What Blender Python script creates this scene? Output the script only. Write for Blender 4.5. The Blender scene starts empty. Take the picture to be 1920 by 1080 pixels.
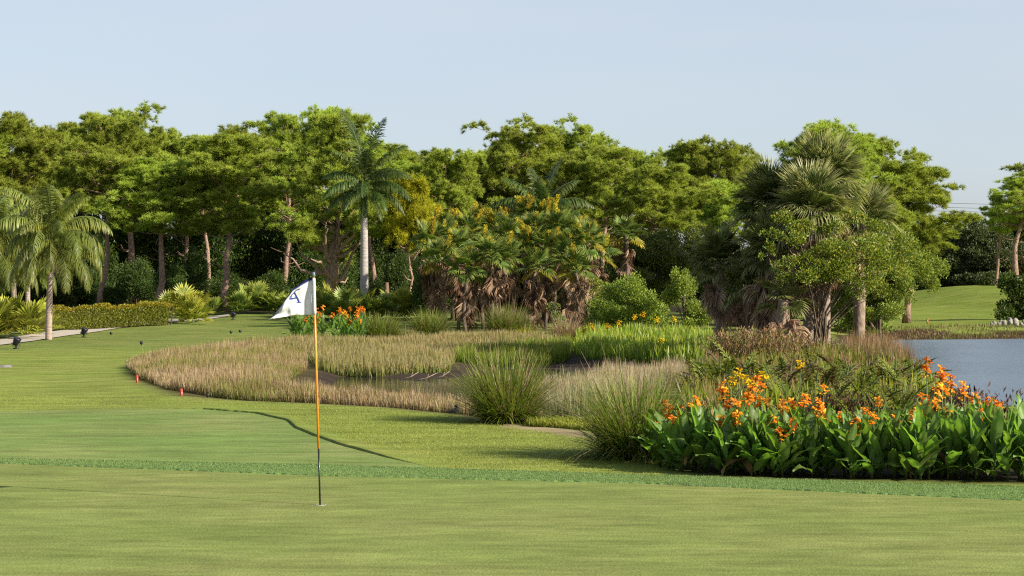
import bpy, bmesh, math, random
import numpy as np
from mathutils import Vector, Matrix

# ------------------------------------------------------------------ camera, sky, sun, exposure
S = bpy.context.scene
C = S.collection
rng = np.random.default_rng(7)
random.seed(7)
R = math.radians
F = 1920 * 70 / 36.0          # focal length in photograph pixels
CZ = 2.1                      # camera height
HY = 520.0                    # horizon row

cam_d = bpy.data.cameras.new('camera'); cam_d.lens = 70; cam_d.sensor_width = 36
cam_d.clip_start = 0.1; cam_d.clip_end = 8000
cam = bpy.data.objects.new('camera', cam_d); C.objects.link(cam)
cam.location = (0, 0, CZ); cam.rotation_euler = (R(90) - math.atan(20 / F), 0, 0)
S.camera = cam

SUN_DIR = Vector((1.0, -0.50, 0.0)).normalized()
SUN_EL = R(27)
world = bpy.data.worlds.new('World'); S.world = world; world.use_nodes = True
nt = world.node_tree; nt.nodes.clear()
wo = nt.nodes.new('ShaderNodeOutputWorld'); bg = nt.nodes.new('ShaderNodeBackground')
sky = nt.nodes.new('ShaderNodeTexSky'); sky.sky_type = 'NISHITA'; sky.sun_disc = False
sky.sun_elevation = SUN_EL; sky.sun_rotation = math.atan2(SUN_DIR.x, SUN_DIR.y)
sky.air_density = 0.8; sky.dust_density = 1.5; sky.ozone_density = 1.5
bg.inputs['Strength'].default_value = 0.088
veil = nt.nodes.new('ShaderNodeMix'); veil.data_type = 'RGBA'; veil.inputs[0].default_value = 0.62; veil.inputs[7].default_value = (4.1, 4.5, 4.95, 1)   # thin haze, densest low in the sky
wn = nt.nodes.new('ShaderNodeTexNoise'); wn.inputs['Scale'].default_value = 2.2; wn.inputs['Detail'].default_value = 5
wc = nt.nodes.new('ShaderNodeTexCoord'); wm = nt.nodes.new('ShaderNodeMapping'); wm.inputs['Scale'].default_value = (1, 1, 5)
wr = nt.nodes.new('ShaderNodeMapRange'); wr.inputs[1].default_value = 0.3; wr.inputs[2].default_value = 0.7; wr.inputs[3].default_value = 0.48; wr.inputs[4].default_value = 0.80
nt.links.new(wc.outputs['Generated'], wm.inputs[0]); nt.links.new(wm.outputs[0], wn.inputs[0]); nt.links.new(wn.outputs[0], wr.inputs[0]); wz = nt.nodes.new('ShaderNodeSeparateXYZ'); wh = nt.nodes.new('ShaderNodeMapRange'); wh.inputs[1].default_value = 0.12; wh.inputs[2].default_value = 0.75; wh.inputs[3].default_value = 1.0; wh.inputs[4].default_value = 0.12
wk = nt.nodes.new('ShaderNodeMath'); wk.operation = 'MULTIPLY'
nt.links.new(wc.outputs['Generated'], wz.inputs[0]); nt.links.new(wz.outputs['Z'], wh.inputs[0]); nt.links.new(wh.outputs[0], wk.inputs[0]); nt.links.new(wr.outputs[0], wk.inputs[1]); nt.links.new(wk.outputs[0], veil.inputs[0])
nt.links.new(sky.outputs[0], veil.inputs[6]); nt.links.new(veil.outputs[2], bg.inputs[0]); nt.links.new(bg.outputs[0], wo.inputs[0])

sun_d = bpy.data.lights.new('sun', 'SUN'); sun_d.energy = 5.0; sun_d.angle = R(0.55); sun_d.color = (1.0, 0.91, 0.76)
sun = bpy.data.objects.new('sun', sun_d); C.objects.link(sun)
sv = Vector((SUN_DIR.x * math.cos(SUN_EL), SUN_DIR.y * math.cos(SUN_EL), math.sin(SUN_EL)))
sun.rotation_euler = sv.to_track_quat('Z', 'Y').to_euler(); sun.location = (30, -10, 40)

S.view_settings.view_transform = 'Standard'; S.view_settings.look = 'None'
S.view_settings.exposure = 0.92; S.view_settings.gamma = 1.0; S.view_settings.use_curve_mapping = False
S.cycles.use_denoising = False; S.cycles.filter_width = 1.2
S.cycles.max_bounces = 6; S.cycles.diffuse_bounces = 3; S.cycles.transmission_bounces = 4
S.cycles.transparent_max_bounces = 4

# ------------------------------------------------------------------ measuring helpers
def X(px, d): return (px - 960) / F * d
def Zt(py, d): return CZ + (HY - py) / F * d
def D(py, z=0.0): return (CZ - z) * F / (py - HY)
def W(px, py, z=0.0):
    d = D(py, z); return (X(px, d), d)
def poly(pts, z=0.0): return np.array([W(a, b, z) for a, b in pts])
def sstep(a, b, t):
    t = np.clip((t - a) / (b - a), 0, 1); return t * t * (3 - 2 * t)
def inside(P, x, y):
    r = np.zeros(np.shape(x), bool); n = len(P)
    for i in range(n):
        x0, y0 = P[i]; x1, y1 = P[(i + 1) % n]
        c = ((y0 > y) != (y1 > y)) & (x < (x1 - x0) * (y - y0) / (y1 - y0 + 1e-12) + x0)
        r ^= c
    return r
def sdist(P, x, y):                        # > 0 inside
    d2 = np.full(np.shape(x), 1e18); n = len(P)
    for i in range(n):
        a = P[i]; b = P[(i + 1) % n]; e = b - a; L = e @ e + 1e-12
        t = np.clip(((x - a[0]) * e[0] + (y - a[1]) * e[1]) / L, 0, 1)
        d2 = np.minimum(d2, (x - a[0] - t * e[0]) ** 2 + (y - a[1] - t * e[1]) ** 2)
    d = np.sqrt(d2); return np.where(inside(P, x, y), d, -d)

# ------------------------------------------------------------------ outlines of the place (metres)
BASIN = poly([(236, 700), (262, 722), (320, 742), (430, 752), (560, 757), (700, 764), (830, 777), (930, 797), (1040, 788),
              (1130, 778), (1240, 742), (1330, 712), (1345, 676), (1345, 655), (1290, 640), (1150, 634), (1060, 642),
              (850, 644), (700, 648), (560, 652), (480, 660), (400, 668), (310, 682)])
M1 = poly([(236, 698), (262, 720), (320, 740), (430, 750), (560, 755), (700, 762), (830, 775), (930, 795), (1040, 785),
           (1120, 775), (1230, 740), (1290, 726), (1150, 738), (1000, 752), (880, 760), (760, 751), (640, 744), (570, 736), (535, 722),
           (545, 704), (575, 692), (575, 674), (560, 664), (480, 664), (400, 668), (310, 680)], -0.1)
M2 = poly([(598, 689), (720, 691), (842, 688), (855, 670), (960, 668), (1062, 664), (1072, 650), (960, 645), (850, 645),
           (700, 648), (560, 652), (480, 664), (560, 664), (580, 676)], -0.1)
MUD = poly([(535, 720), (570, 734), (640, 742), (760, 749), (880, 756), (1000, 748), (1150, 732), (1300, 718), (1340, 690), (1100, 672), (1062, 660),
            (960, 666), (858, 670), (845, 684), (720, 686), (598, 684)], -0.15)
POOL = poly([(585, 703), (610, 722), (700, 738), (800, 742), (880, 744), (980, 738), (1100, 715), (1180, 706), (1150, 697), (1040, 694),
             (900, 697), (850, 700), (780, 702), (700, 700), (620, 698)], -0.25)
LAKE = poly([(1630, 642), (1662, 636), (1920, 634), (2500, 634), (3200, 640), (3200, 800), (2100, 800), (1960, 792), (1880, 775), (1800, 748),
             (1735, 718), (1700, 692), (1670, 668), (1645, 652)], -0.35)
IRIS = poly([(1075, 662), (1100, 670), (1200, 677), (1300, 684), (1350, 676), (1360, 652), (1300, 640), (1150, 632), (1088, 640)], -0.1)
SAND = poly([(925, 794), (1000, 797), (1060, 802), (1110, 811), (1135, 830), (1090, 821), (1010, 808), (950, 802)])
PATHP = poly([(-400, 700), (-120, 662), (0, 646), (60, 640), (130, 630), (220, 620), (330, 611), (430, 603), (430, 601), (330, 606), (220, 614), (120, 623), (0, 636), (-120, 648), (-400, 680)])

lowx = np.array([-9, X(0, 22.4), X(600, 21.0), X(1210, 20.2), X(1920, 18.66), 9.0]); lowy = np.array([23.3, 22.4, 21.0, 20.2, 18.66, 17.4])
upy_x = np.array([-9, X(0, 22.9), X(600, 22.15), X(1210, 21.0), X(1920, 19.85), 9.0]); upy_y = np.array([23.6, 22.9, 22.15, 21.0, 19.85, 18.9])
def low(x): return np.interp(x, lowx, lowy)
def up(x): return np.interp(x, upy_x, upy_y)
_gl = [(-700, 800), (-300, 782), (0, 772), (120, 769), (250, 767), (380, 768), (480, 776), (540, 790), (556, 804), (590, 818), (640, 836), (730, 860), (832, 883)]
_glw = np.array([W(a, b) for a, b in _gl])

def g(x, y):
    x = np.asarray(x, float); y = np.asarray(y, float)
    z = 0.35 * sstep(66, 112, y) * (1 - sstep(11, 17, x))
    z = z + 0.045 * np.sin(x * 0.55 + 1.3) * np.sin(y * 0.21 + 0.4) * sstep(34, 50, y)
    z = z + 0.03 * np.sin(x * 0.9 + y * 0.33) * sstep(30, 40, y)
    mound = np.exp(-((x - 36) / 6.5) ** 2 - ((y - 152) / 26.0) ** 2)
    z = z + 1.42 * mound
    sb = sdist(BASIN, x, y)
    z = z - 0.16 * sstep(0, 1.6, sb)
    z = z - 0.10 * sstep(0, 1.0, sdist(MUD, x, y))
    z = z - 0.10 * sstep(-0.2, 0.8, sdist(POOL, x, y))
    sl = sdist(LAKE, x, y)
    far = sstep(70, 78, y)
    shore = np.where(far > 0, 3.6 * far + 1.2 * (1 - far), 1.2)
    t = sstep(-1, 0, sl / shore)
    z = z * (1 - t) + (-0.30) * t
    z = z - 0.8 * sstep(0.0, 2.5, sl)
    return z
def gz(x, y): return float(g(np.array([x]), np.array([y]))[0])

# ------------------------------------------------------------------ mesh builder
class MB:
    def __init__(s): s.v = []; s.f = []; s.c = []; s.n = 0
    def add(s, v, f, c):
        v = np.asarray(v, float).reshape(-1, 3); f = np.asarray(f, int).reshape(-1, 3)
        c = np.asarray(c, float)
        if c.ndim == 1: c = np.tile(c, (len(v), 1))
        s.v.append(v); s.f.append(f + s.n); s.c.append(c.reshape(-1, 3)); s.n += len(v)
    def inst(s, tv, tf, M, T, c):          # template (k,3), faces, (N,3,3), (N,3), colour (N,3) or (N,k,3)
        N = len(T); k = len(tv)
        if N == 0: return
        v = np.einsum('nij,kj->nki', M, tv) + T[:, None, :]
        f = tf[None] + (np.arange(N) * k)[:, None, None]
        c = np.asarray(c, float)
        if c.ndim == 2: c = np.repeat(c[:, None, :], k, 1)
        s.add(v.reshape(-1, 3), f.reshape(-1, 3), c.reshape(-1, 3))
    def tube(s, P, r, n=7, c=(.2, .15, .1), cap=True):
        P = np.asarray(P, float); r = np.broadcast_to(np.asarray(r, float), (len(P),))
        t = np.gradient(P, axis=0); t /= np.linalg.norm(t, axis=1)[:, None] + 1e-9
        ref = np.array([0, 0, 1.0]) if abs(t[0][2]) < 0.9 else np.array([1.0, 0, 0])
        u = np.cross(t, ref); u /= np.linalg.norm(u, axis=1)[:, None] + 1e-9
        w = np.cross(t, u)
        a = np.arange(n) / n * 2 * np.pi
        V = P[:, None] + r[:, None, None] * (u[:, None] * np.cos(a)[None, :, None] + w[:, None] * np.sin(a)[None, :, None])
        f = []
        for i in range(len(P) - 1):
            for j in range(n):
                k = (j + 1) % n; p, q, x, y = i * n + j, i * n + k, (i + 1) * n + k, (i + 1) * n + j
                f += [(p, x, q), (p, y, x)]
        V = V.reshape(-1, 3)
        if cap:
            m = len(V); V = np.vstack([V, P[0], P[-1]]); b = (len(P) - 1) * n
            for j in range(n): f += [(m, j, (j + 1) % n), (m + 1, b + (j + 1) % n, b + j)]
        s.add(V, f, c)
    def blades(s, base, az, th, bend, L, w, nseg, cb, ct, pw=0.8, lanc=False, twist=None):
        N = len(base); az = np.broadcast_to(az, (N,)); S_ = np.linspace(0, 1, nseg + 1)
        th = np.broadcast_to(th, (N,)); bend = np.broadcast_to(bend, (N,)); L = np.broadcast_to(L, (N,)); w = np.broadcast_to(w, (N,))
        h = np.stack([np.cos(az), np.sin(az), 0 * az], 1)
        ta = (rng.uniform(-0.9, 0.9, N) if twist is None else twist)
        sd = np.stack([-np.sin(az + ta), np.cos(az + ta), 0 * az], 1)
        p = np.array(base, float); V = np.zeros((N, nseg + 1, 2, 3)); Cc = np.zeros((N, nseg + 1, 2, 3))
        cb = np.broadcast_to(cb, (N, 3)); ct = np.broadcast_to(ct, (N, 3))
        for i, t in enumerate(S_):
            if i:
                a = th + bend * (t - 0.5 / nseg)
                p = p + (h * np.sin(a)[:, None] + np.array([0, 0, 1.0]) * np.cos(a)[:, None]) * (L / nseg)[:, None]
            ww = w * ((np.sin(np.pi * (0.12 + 0.86 * t)) if lanc else (1 - t) ** pw)) * 0.5 + 0.0008
            V[:, i, 0] = p - sd * ww[:, None]; V[:, i, 1] = p + sd * ww[:, None]
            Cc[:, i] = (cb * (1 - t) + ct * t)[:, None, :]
        tf = []
        for i in range(nseg): tf += [(2 * i, 2 * i + 1, 2 * i + 3), (2 * i, 2 * i + 3, 2 * i + 2)]
        tf = np.array(tf)
        f = tf[None] + (np.arange(N) * (2 * nseg + 2))[:, None, None]
        s.add(V.reshape(-1, 3), f, Cc.reshape(-1, 3))
    def box(s, lo, hi, c):
        x0, y0, z0 = lo; x1, y1, z1 = hi
        v = [(x0, y0, z0), (x1, y0, z0), (x1, y1, z0), (x0, y1, z0), (x0, y0, z1), (x1, y0, z1), (x1, y1, z1), (x0, y1, z1)]
        f = [(0, 2, 1), (0, 3, 2), (4, 5, 6), (4, 6, 7), (0, 1, 5), (0, 5, 4), (1, 2, 6), (1, 6, 5), (2, 3, 7), (2, 7, 6), (3, 0, 4), (3, 4, 7)]
        s.add(v, f, c)
    def lathe(s, prof, n=16, c=(.1, .1, .1)):
        a = np.arange(n) / n * 2 * np.pi; V = []; f = []
        for r_, z in prof:
            V += [(r_ * math.cos(t), r_ * math.sin(t), z) for t in a]
        for i in range(len(prof) - 1):
            for j in range(n):
                k = (j + 1) % n; f += [(i * n + j, i * n + k, (i + 1) * n + k), (i * n + j, (i + 1) * n + k, (i + 1) * n + j)]
        s.add(V, f, c)
    def mesh(s, name, smooth=False):
        me = bpy.data.meshes.new(name)
        v = np.concatenate(s.v).astype(np.float32); f = np.concatenate(s.f).astype(np.int32); c = np.concatenate(s.c).astype(np.float32)
        me.vertices.add(len(v)); me.vertices.foreach_set('co', v.ravel())
        me.loops.add(f.size); me.loops.foreach_set('vertex_index', f.ravel())
        me.polygons.add(len(f)); me.polygons.foreach_set('loop_start', np.arange(len(f), dtype=np.int32) * 3)
        me.polygons.foreach_set('loop_total', np.full(len(f), 3, np.int32))
        me.update(calc_edges=True)
        at = me.attributes.new('col', 'FLOAT_COLOR', 'POINT')
        at.data.foreach_set('color', np.hstack([c, np.ones((len(c), 1), np.float32)]).ravel())
        if smooth: me.polygons.foreach_set('use_smooth', np.ones(len(f), bool))
        return me

def frames(d, roll=None):                  # columns: side, forward d, normal
    N = len(d); d = d / (np.linalg.norm(d, axis=1)[:, None] + 1e-9)
    r = rng.normal(size=(N, 3)); s_ = np.cross(d, r); s_ /= np.linalg.norm(s_, axis=1)[:, None] + 1e-9
    return np.stack([s_, d, np.cross(s_, d)], 2)

# ------------------------------------------------------------------ materials
def new_mat(name):
    m = bpy.data.materials.new(name); m.use_nodes = True; t = m.node_tree; t.nodes.clear()
    return m, t, t.nodes.new('ShaderNodeOutputMaterial')
def foliage(name, rough=0.5, trans=0.35, spec=0.2, var=0.22, tboost=(1.25, 1.3, 0.7)):
    m, t, o = new_mat(name); N = t.nodes; L = t.links
    a = N.new('ShaderNodeAttribute'); a.attribute_name = 'col'
    oi = N.new('ShaderNodeObjectInfo'); mr = N.new('ShaderNodeMapRange'); mr.inputs['To Min'].default_value = 1 - var; mr.inputs['To Max'].default_value = 1 + var
    hs = N.new('ShaderNodeHueSaturation')
    mh = N.new('ShaderNodeMapRange'); mh.inputs['To Min'].default_value = 0.484; mh.inputs['To Max'].default_value = 0.506
    L.new(oi.outputs['Random'], mr.inputs[0]); L.new(oi.outputs['Random'], mh.inputs[0])
    L.new(mr.outputs[0], hs.inputs['Value']); L.new(mh.outputs[0], hs.inputs['Hue']); L.new(a.outputs['Color'], hs.inputs['Color'])
    p = N.new('ShaderNodeBsdfPrincipled'); p.inputs['Roughness'].default_value = rough; p.inputs['Specular IOR Level'].default_value = spec
    tr = N.new('ShaderNodeBsdfTranslucent'); mx = N.new('ShaderNodeMixShader'); mx.inputs[0].default_value = trans
    mm = N.new('ShaderNodeMix'); mm.data_type = 'RGBA'; mm.blend_type = 'MULTIPLY'; mm.inputs[0].default_value = 1.0
    mm.inputs[7].default_value = (*tboost, 1)
    L.new(hs.outputs[0], p.inputs['Base Color']); L.new(hs.outputs[0], mm.inputs[6]); L.new(mm.outputs[2], tr.inputs[0])
    L.new(p.outputs[0], mx.inputs[1]); L.new(tr.outputs[0], mx.inputs[2]); L.new(mx.outputs[0], o.inputs[0])
    return m
def plain(name, rough=0.7, spec=0.3, noise=8.0, amt=0.35, bump=0.3, metal=0.0, stretch=(1, 1, 1), coat=0.0):
    m, t, o = new_mat(name); N = t.nodes; L = t.links
    a = N.new('ShaderNodeAttribute'); a.attribute_name = 'col'
    tc = N.new('ShaderNodeTexCoord'); mp = N.new('ShaderNodeMapping'); mp.inputs['Scale'].default_value = stretch
    nz = N.new('ShaderNodeTexNoise'); nz.inputs['Scale'].default_value = noise; nz.inputs['Detail'].default_value = 6
    mr = N.new('ShaderNodeMapRange'); mr.inputs[1].default_value = 0.25; mr.inputs[2].default_value = 0.75
    mr.inputs[3].default_value = 1 - amt; mr.inputs[4].default_value = 1 + amt
    mm = N.new('ShaderNodeVectorMath'); mm.operation = 'SCALE'
    p = N.new('ShaderNodeBsdfPrincipled'); p.inputs['Roughness'].default_value = rough; p.inputs['Specular IOR Level'].default_value = spec
    p.inputs['Metallic'].default_value = metal; p.inputs['Coat Weight'].default_value = coat
    b = N.new('ShaderNodeBump'); b.inputs['Strength'].default_value = bump; b.inputs['Distance'].default_value = 0.03
    L.new(tc.outputs['Object'], mp.inputs[0]); L.new(mp.outputs[0], nz.inputs[0]); L.new(nz.outputs[0], mr.inputs[0])
    L.new(a.outputs['Color'], mm.inputs[0]); L.new(mr.outputs[0], mm.inputs['Scale']); L.new(mm.outputs[0], p.inputs['Base Color'])
    L.new(nz.outputs[0], b.inputs['Height']); L.new(b.outputs[0], p.inputs['Normal']); L.new(p.outputs[0], o.inputs[0])
    return m
def turf(name, dry=(0.30, 0.27, 0.09), dry_amt=0.5, fine=60.0, lo=0.72, hi=1.25, bump=0.5, streak=1.0):
    m, t, o = new_mat(name); N = t.nodes; L = t.links
    a = N.new('ShaderNodeAttribute'); a.attribute_name = 'col'
    tc = N.new('ShaderNodeTexCoord')
    def noise(sc, det, st=(1, 1, 1)):
        mp = N.new('ShaderNodeMapping'); mp.inputs['Scale'].default_value = st
        n = N.new('ShaderNodeTexNoise'); n.inputs['Scale'].default_value = sc; n.inputs['Detail'].default_value = det
        L.new(tc.outputs['Object'], mp.inputs[0]); L.new(mp.outputs[0], n.inputs[0]); return n.outputs[0]
    def rng_(s_, a0, a1, b0, b1):
        r_ = N.new('ShaderNodeMapRange'); r_.inputs[1].default_value = a0; r_.inputs[2].default_value = a1
        r_.inputs[3].default_value = b0; r_.inputs[4].default_value = b1; L.new(s_, r_.inputs[0]); return r_.outputs[0]
    n1 = rng_(noise(0.35, 4, (1, 0.8, 1)), 0.35, 0.68, 0, dry_amt)
    n1b = rng_(noise(2.2, 5, (0.55, 1.0, 1)), 0.4, 0.75, 0, 0.55)
    n2a = rng_(noise(1.1 * streak, 5, (0.5, 1.6, 1)), 0.3, 0.7, lo, hi); n2b = rng_(noise(7.0, 4, (0.35, 1.0, 1)), 0.3, 0.7, 0.84, 1.16)
    n2m = N.new('ShaderNodeMath'); n2m.operation = 'MULTIPLY'; L.new(n2a, n2m.inputs[0]); L.new(n2b, n2m.inputs[1]); n2 = n2m.outputs[0]
    nf = noise(fine, 3)
    n3 = rng_(nf, 0.25, 0.75, 0.72, 1.28)
    mu = N.new('ShaderNodeMath'); mu.operation = 'MULTIPLY'; L.new(n1, mu.inputs[0]); L.new(n1b, mu.inputs[1])
    ad = N.new('ShaderNodeMath'); ad.operation = 'ADD'; ad.use_clamp = True; L.new(mu.outputs[0], ad.inputs[0])
    s1 = N.new('ShaderNodeMath'); s1.operation = 'MULTIPLY'; s1.inputs[1].default_value = 0.35; L.new(n1, s1.inputs[0]); L.new(s1.outputs[0], ad.inputs[1])
    mx = N.new('ShaderNodeMix'); mx.data_type = 'RGBA'; mx.inputs[7].default_value = (*dry, 1)
    sg = N.new('ShaderNodeSeparateColor'); L.new(a.outputs['Color'], sg.inputs[0])
    gr = rng_(sg.outputs[1], 0.09, 0.14, 0, 1); gm = N.new('ShaderNodeMath'); gm.operation = 'MULTIPLY'; L.new(gr, gm.inputs[0]); L.new(ad.outputs[0], gm.inputs[1])
    L.new(gm.outputs[0], mx.inputs[0]); L.new(a.outputs['Color'], mx.inputs[6])
    k = N.new('ShaderNodeMath'); k.operation = 'MULTIPLY'; L.new(n2, k.inputs[0]); L.new(n3, k.inputs[1])
    sc = N.new('ShaderNodeVectorMath'); sc.operation = 'SCALE'; L.new(mx.outputs[2], sc.inputs[0]); L.new(k.outputs[0], sc.inputs['Scale'])
    p = N.new('ShaderNodeBsdfPrincipled'); p.inputs['Roughness'].default_value = 0.75; p.inputs['Specular IOR Level'].default_value = 0.02
    b = N.new('ShaderNodeBump'); b.inputs['Strength'].default_value = bump; b.inputs['Distance'].default_value = 0.02; L.new(nf, b.inputs['Height'])
    L.new(sc.outputs[0], p.inputs['Base Color']); L.new(b.outputs[0], p.inputs['Normal']); L.new(p.outputs[0], o.inputs[0])
    return m

M = {}
M['pine'] = foliage('pine_needles', 0.55, 0.45, 0.1, 0.22)
M['leaf'] = foliage('broad_leaves', 0.45, 0.32, 0.25, 0.18)
M['palm'] = foliage('palm_leaves', 0.4, 0.30, 0.28, 0.16)
M['dead'] = foliage('dead_leaves', 0.8, 0.18, 0.1, 0.25, (1.1, 1.0, 0.85))
M['blade'] = foliage('grass_blades', 0.55, 0.35, 0.25, 0.12)
M['canna'] = foliage('canna_leaves', 0.42, 0.45, 0.3, 0.38, (1.5, 1.7, 0.5))
M['petal'] = foliage('petals', 0.6, 0.4, 0.2, 0.16, (1.1, 1.0, 0.8))
M['bark'] = plain('bark', 0.9, 0.15, 9, 0.55, 0.9, stretch=(1.6, 1.6, 0.7))
M['palmbark'] = plain('palm_bark', 0.85, 0.2, 6, 0.35, 0.7, stretch=(0.6, 0.6, 5.0))
M['turf'] = turf('lawn_turf')
M['green'] = turf('putting_green_turf', (0.27, 0.25, 0.10), 0.7, 55, 0.80, 1.16, 0.35, 1.2)
M['strip'] = turf('collar_turf', (0.16, 0.26, 0.11), 0.2, 90, 0.92, 1.08, 0.6)
M['path'] = plain('path_concrete', 0.9, 0.2, 4, 0.2, 0.2)
M['black'] = plain('black_plastic', 0.4, 0.4, 20, 0.2, 0.05)
M['paint'] = plain('paint', 0.35, 0.45, 30, 0.12, 0.03, coat=0.2)
M['cloth'] = foliage('flag_cloth', 0.8, 0.28, 0.1, 0.0, (1, 1, 1))
M['stone'] = plain('stone', 0.85, 0.25, 7, 0.35, 0.6)
M['feather'] = plain('feathers', 0.7, 0.25, 60, 0.1, 0.2)
def water_mat(name, scale, strength, col, rough=.06):
    m, t, o = new_mat(name); N = t.nodes; L = t.links
    p = N.new('ShaderNodeBsdfPrincipled'); p.inputs['Base Color'].default_value = (*col, 1); p.inputs['Roughness'].default_value = rough
    p.inputs['Specular IOR Level'].default_value = 0.6; p.inputs['IOR'].default_value = 1.33
    tc = N.new('ShaderNodeTexCoord'); mp = N.new('ShaderNodeMapping'); mp.inputs['Scale'].default_value = (0.55, 1.0, 1)
    n = N.new('ShaderNodeTexNoise'); n.inputs['Scale'].default_value = scale; n.inputs['Detail'].default_value = 4; n.inputs['Roughness'].default_value = 0.6
    n2 = N.new('ShaderNodeTexNoise'); n2.inputs['Scale'].default_value = 0.16; n2.inputs['Detail'].default_value = 3
    mr = N.new('ShaderNodeMapRange'); mr.inputs[1].default_value = 0.36; mr.inputs[2].default_value = 0.58; mr.inputs[3].default_value = 0.15; mr.inputs[4].default_value = 1.0
    ml = N.new('ShaderNodeMath'); ml.operation = 'MULTIPLY'; ml.inputs[1].default_value = strength
    b = N.new('ShaderNodeBump'); b.inputs['Distance'].default_value = 0.12
    L.new(tc.outputs['Object'], mp.inputs[0]); L.new(mp.outputs[0], n.inputs[0]); L.new(mp.outputs[0], n2.inputs[0])
    L.new(n2.outputs[0], mr.inputs[0]); L.new(mr.outputs[0], ml.inputs[0]); L.new(ml.outputs[0], b.inputs['Strength'])
    L.new(n.outputs[0], b.inputs['Height']); L.new(b.outputs[0], p.inputs['Normal']); L.new(p.outputs[0], o.inputs[0]); return m
M['lake'] = water_mat('lake_water', 2.2, 1.0, (0.10, 0.135, 0.18), .26)
M['pool'] = water_mat('marsh_water', 1.5, 0.12, (0.02, 0.018, 0.014), .1)

# ------------------------------------------------------------------ object helpers
def obj(name, me, mat, parent=None, loc=(0, 0, 0), rot=(0, 0, 0), scale=(1, 1, 1)):
    o = bpy.data.objects.new(name, me); C.objects.link(o)
    if mat is not None and not me.materials: me.materials.append(mat)
    o.parent = parent; o.location = loc; o.rotation_euler = rot; o.scale = scale; return o
def tag(o, label, cat, group=None, kind=None):
    o['label'] = label; o['category'] = cat
    if group: o['group'] = group
    if kind: o['kind'] = kind
    return o
def thing(name, label, cat, loc, rz=0, scale=(1, 1, 1), group=None, kind=None):
    o = bpy.data.objects.new(name, None); C.objects.link(o); o.empty_display_size = 0.2
    o.location = loc; o.rotation_euler = (0, 0, rz); o.scale = scale; return tag(o, label, cat, group, kind)
def struct(name, me, mat, label=None):
    o = obj(name, me, mat); o['kind'] = 'structure'
    if label: o['label'] = label
    return o
ORD = ['first', 'second', 'third', 'fourth', 'fifth', 'sixth', 'seventh', 'eighth', 'ninth', 'tenth', 'eleventh', 'twelfth', 'thirteenth', 'fourteenth',
       'fifteenth', 'sixteenth', 'seventeenth', 'eighteenth', 'nineteenth', 'twentieth']
TENS = {2: 'twenty', 3: 'thirty', 4: 'forty', 5: 'fifty', 6: 'sixty', 7: 'seventy', 8: 'eighty', 9: 'ninety', 10: 'hundred'}
def nth(i):
    n = i + 1
    if n <= 20: return ORD[n - 1]
    if n >= 100: return 'hundred-and-' + nth(n - 101) if n > 100 else 'hundredth'
    if n % 10 == 0: return TENS[n // 10].replace('ty', 'tieth')
    return TENS[n // 10] + '-' + ORD[n % 10 - 1]

# ------------------------------------------------------------------ ground
def axis(segs):
    out = []
    for a, b, st in segs: out += list(np.arange(a, b, st))
    return np.array(out + [segs[-1][1]])
gx = axis([(-3000, -400, 400), (-400, -80, 40), (-80, -30, 5), (-30, -13, 0.7), (-13, 19, 0.22), (19, 48, 0.8), (48, 90, 6), (90, 400, 40), (400, 3000, 400)])
gy = axis([(-600, -40, 100), (-40, 14, 6), (14, 30, 0.4), (30, 70, 0.25), (70, 100, 0.6), (100, 190, 2.0), (190, 400, 20), (400, 4000, 300)])
GX, GY = np.meshgrid(gx, gy); GZ = g(GX, GY)
def ground_colour(x, y):
    z = np.shape(x)
    c = np.zeros(z + (3,)); c[:] = (0.178, 0.226, 0.044)
    tee = sstep(52, 62, y) * sstep(14, 8, x); c += tee[..., None] * (np.array([0.135, 0.175, 0.042]) - c)
    farg = sstep(84, 90, y) * sstep(10, 14, x); c += farg[..., None] * (np.array([0.15, 0.20, 0.03]) - c)
    def mix(mask, col):
        nonlocal c; c = c + mask[..., None] * (np.array(col) - c)
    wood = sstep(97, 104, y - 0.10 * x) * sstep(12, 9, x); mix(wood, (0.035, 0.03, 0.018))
    bed = sstep(1.0, 0.2, np.abs(x - (5.2 + 0)) * 0) * 0
    mix(sstep(-0.3, 0.4, sdist(BASIN, x, y)), (0.085, 0.075, 0.03))
    mix(sstep(-0.2, 0.5, sdist(MUD, x, y)), (0.045, 0.034, 0.026))
    sl = sdist(LAKE, x, y); w = np.where(y > 74, 2.4 + .9 * np.sin(x * .9) + .5 * np.sin(x * 2.3), 1.6)
    mix(sstep(-1.0, -0.85, sl / w), (0.06, 0.036, 0.02))
    spit = sstep(0, 1.5, sdist(SPIT, x, y)); mix(spit, (0.06, 0.05, 0.025))
    mix(sstep(-0.1, 0.15, sdist(SAND, x, y)), (0.30, 0.22, 0.16))
    mix(sstep(0, 0.5, sdist(BED, x, y)), (0.035, 0.028, 0.018))
    return c
SPIT = poly([(1330, 700), (1300, 690), (1345, 660), (1350, 640), (1640, 640), (1690, 690), (1740, 720), (1900, 790), (1990, 830), (1990, 880), (1230, 880), (1210, 860), (1240, 760)])
BED = poly([(1195, 868), (1260, 893), (1500, 905), (1960, 913), (2100, 915), (2100, 800), (1300, 800), (1180, 840)])
mb = MB(); nxg = len(gx); idx = np.arange(len(gx) * len(gy)).reshape(len(gy), len(gx))
q = np.stack([idx[:-1, :-1], idx[:-1, 1:], idx[1:, 1:], idx[1:, :-1]], -1).reshape(-1, 4)
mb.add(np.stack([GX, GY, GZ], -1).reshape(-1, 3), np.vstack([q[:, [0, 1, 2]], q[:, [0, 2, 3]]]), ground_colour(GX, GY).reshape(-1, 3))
struct('ground', mb.mesh('ground', True), M['turf'], 'mown lawn running from the greens back to the pines')

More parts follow.
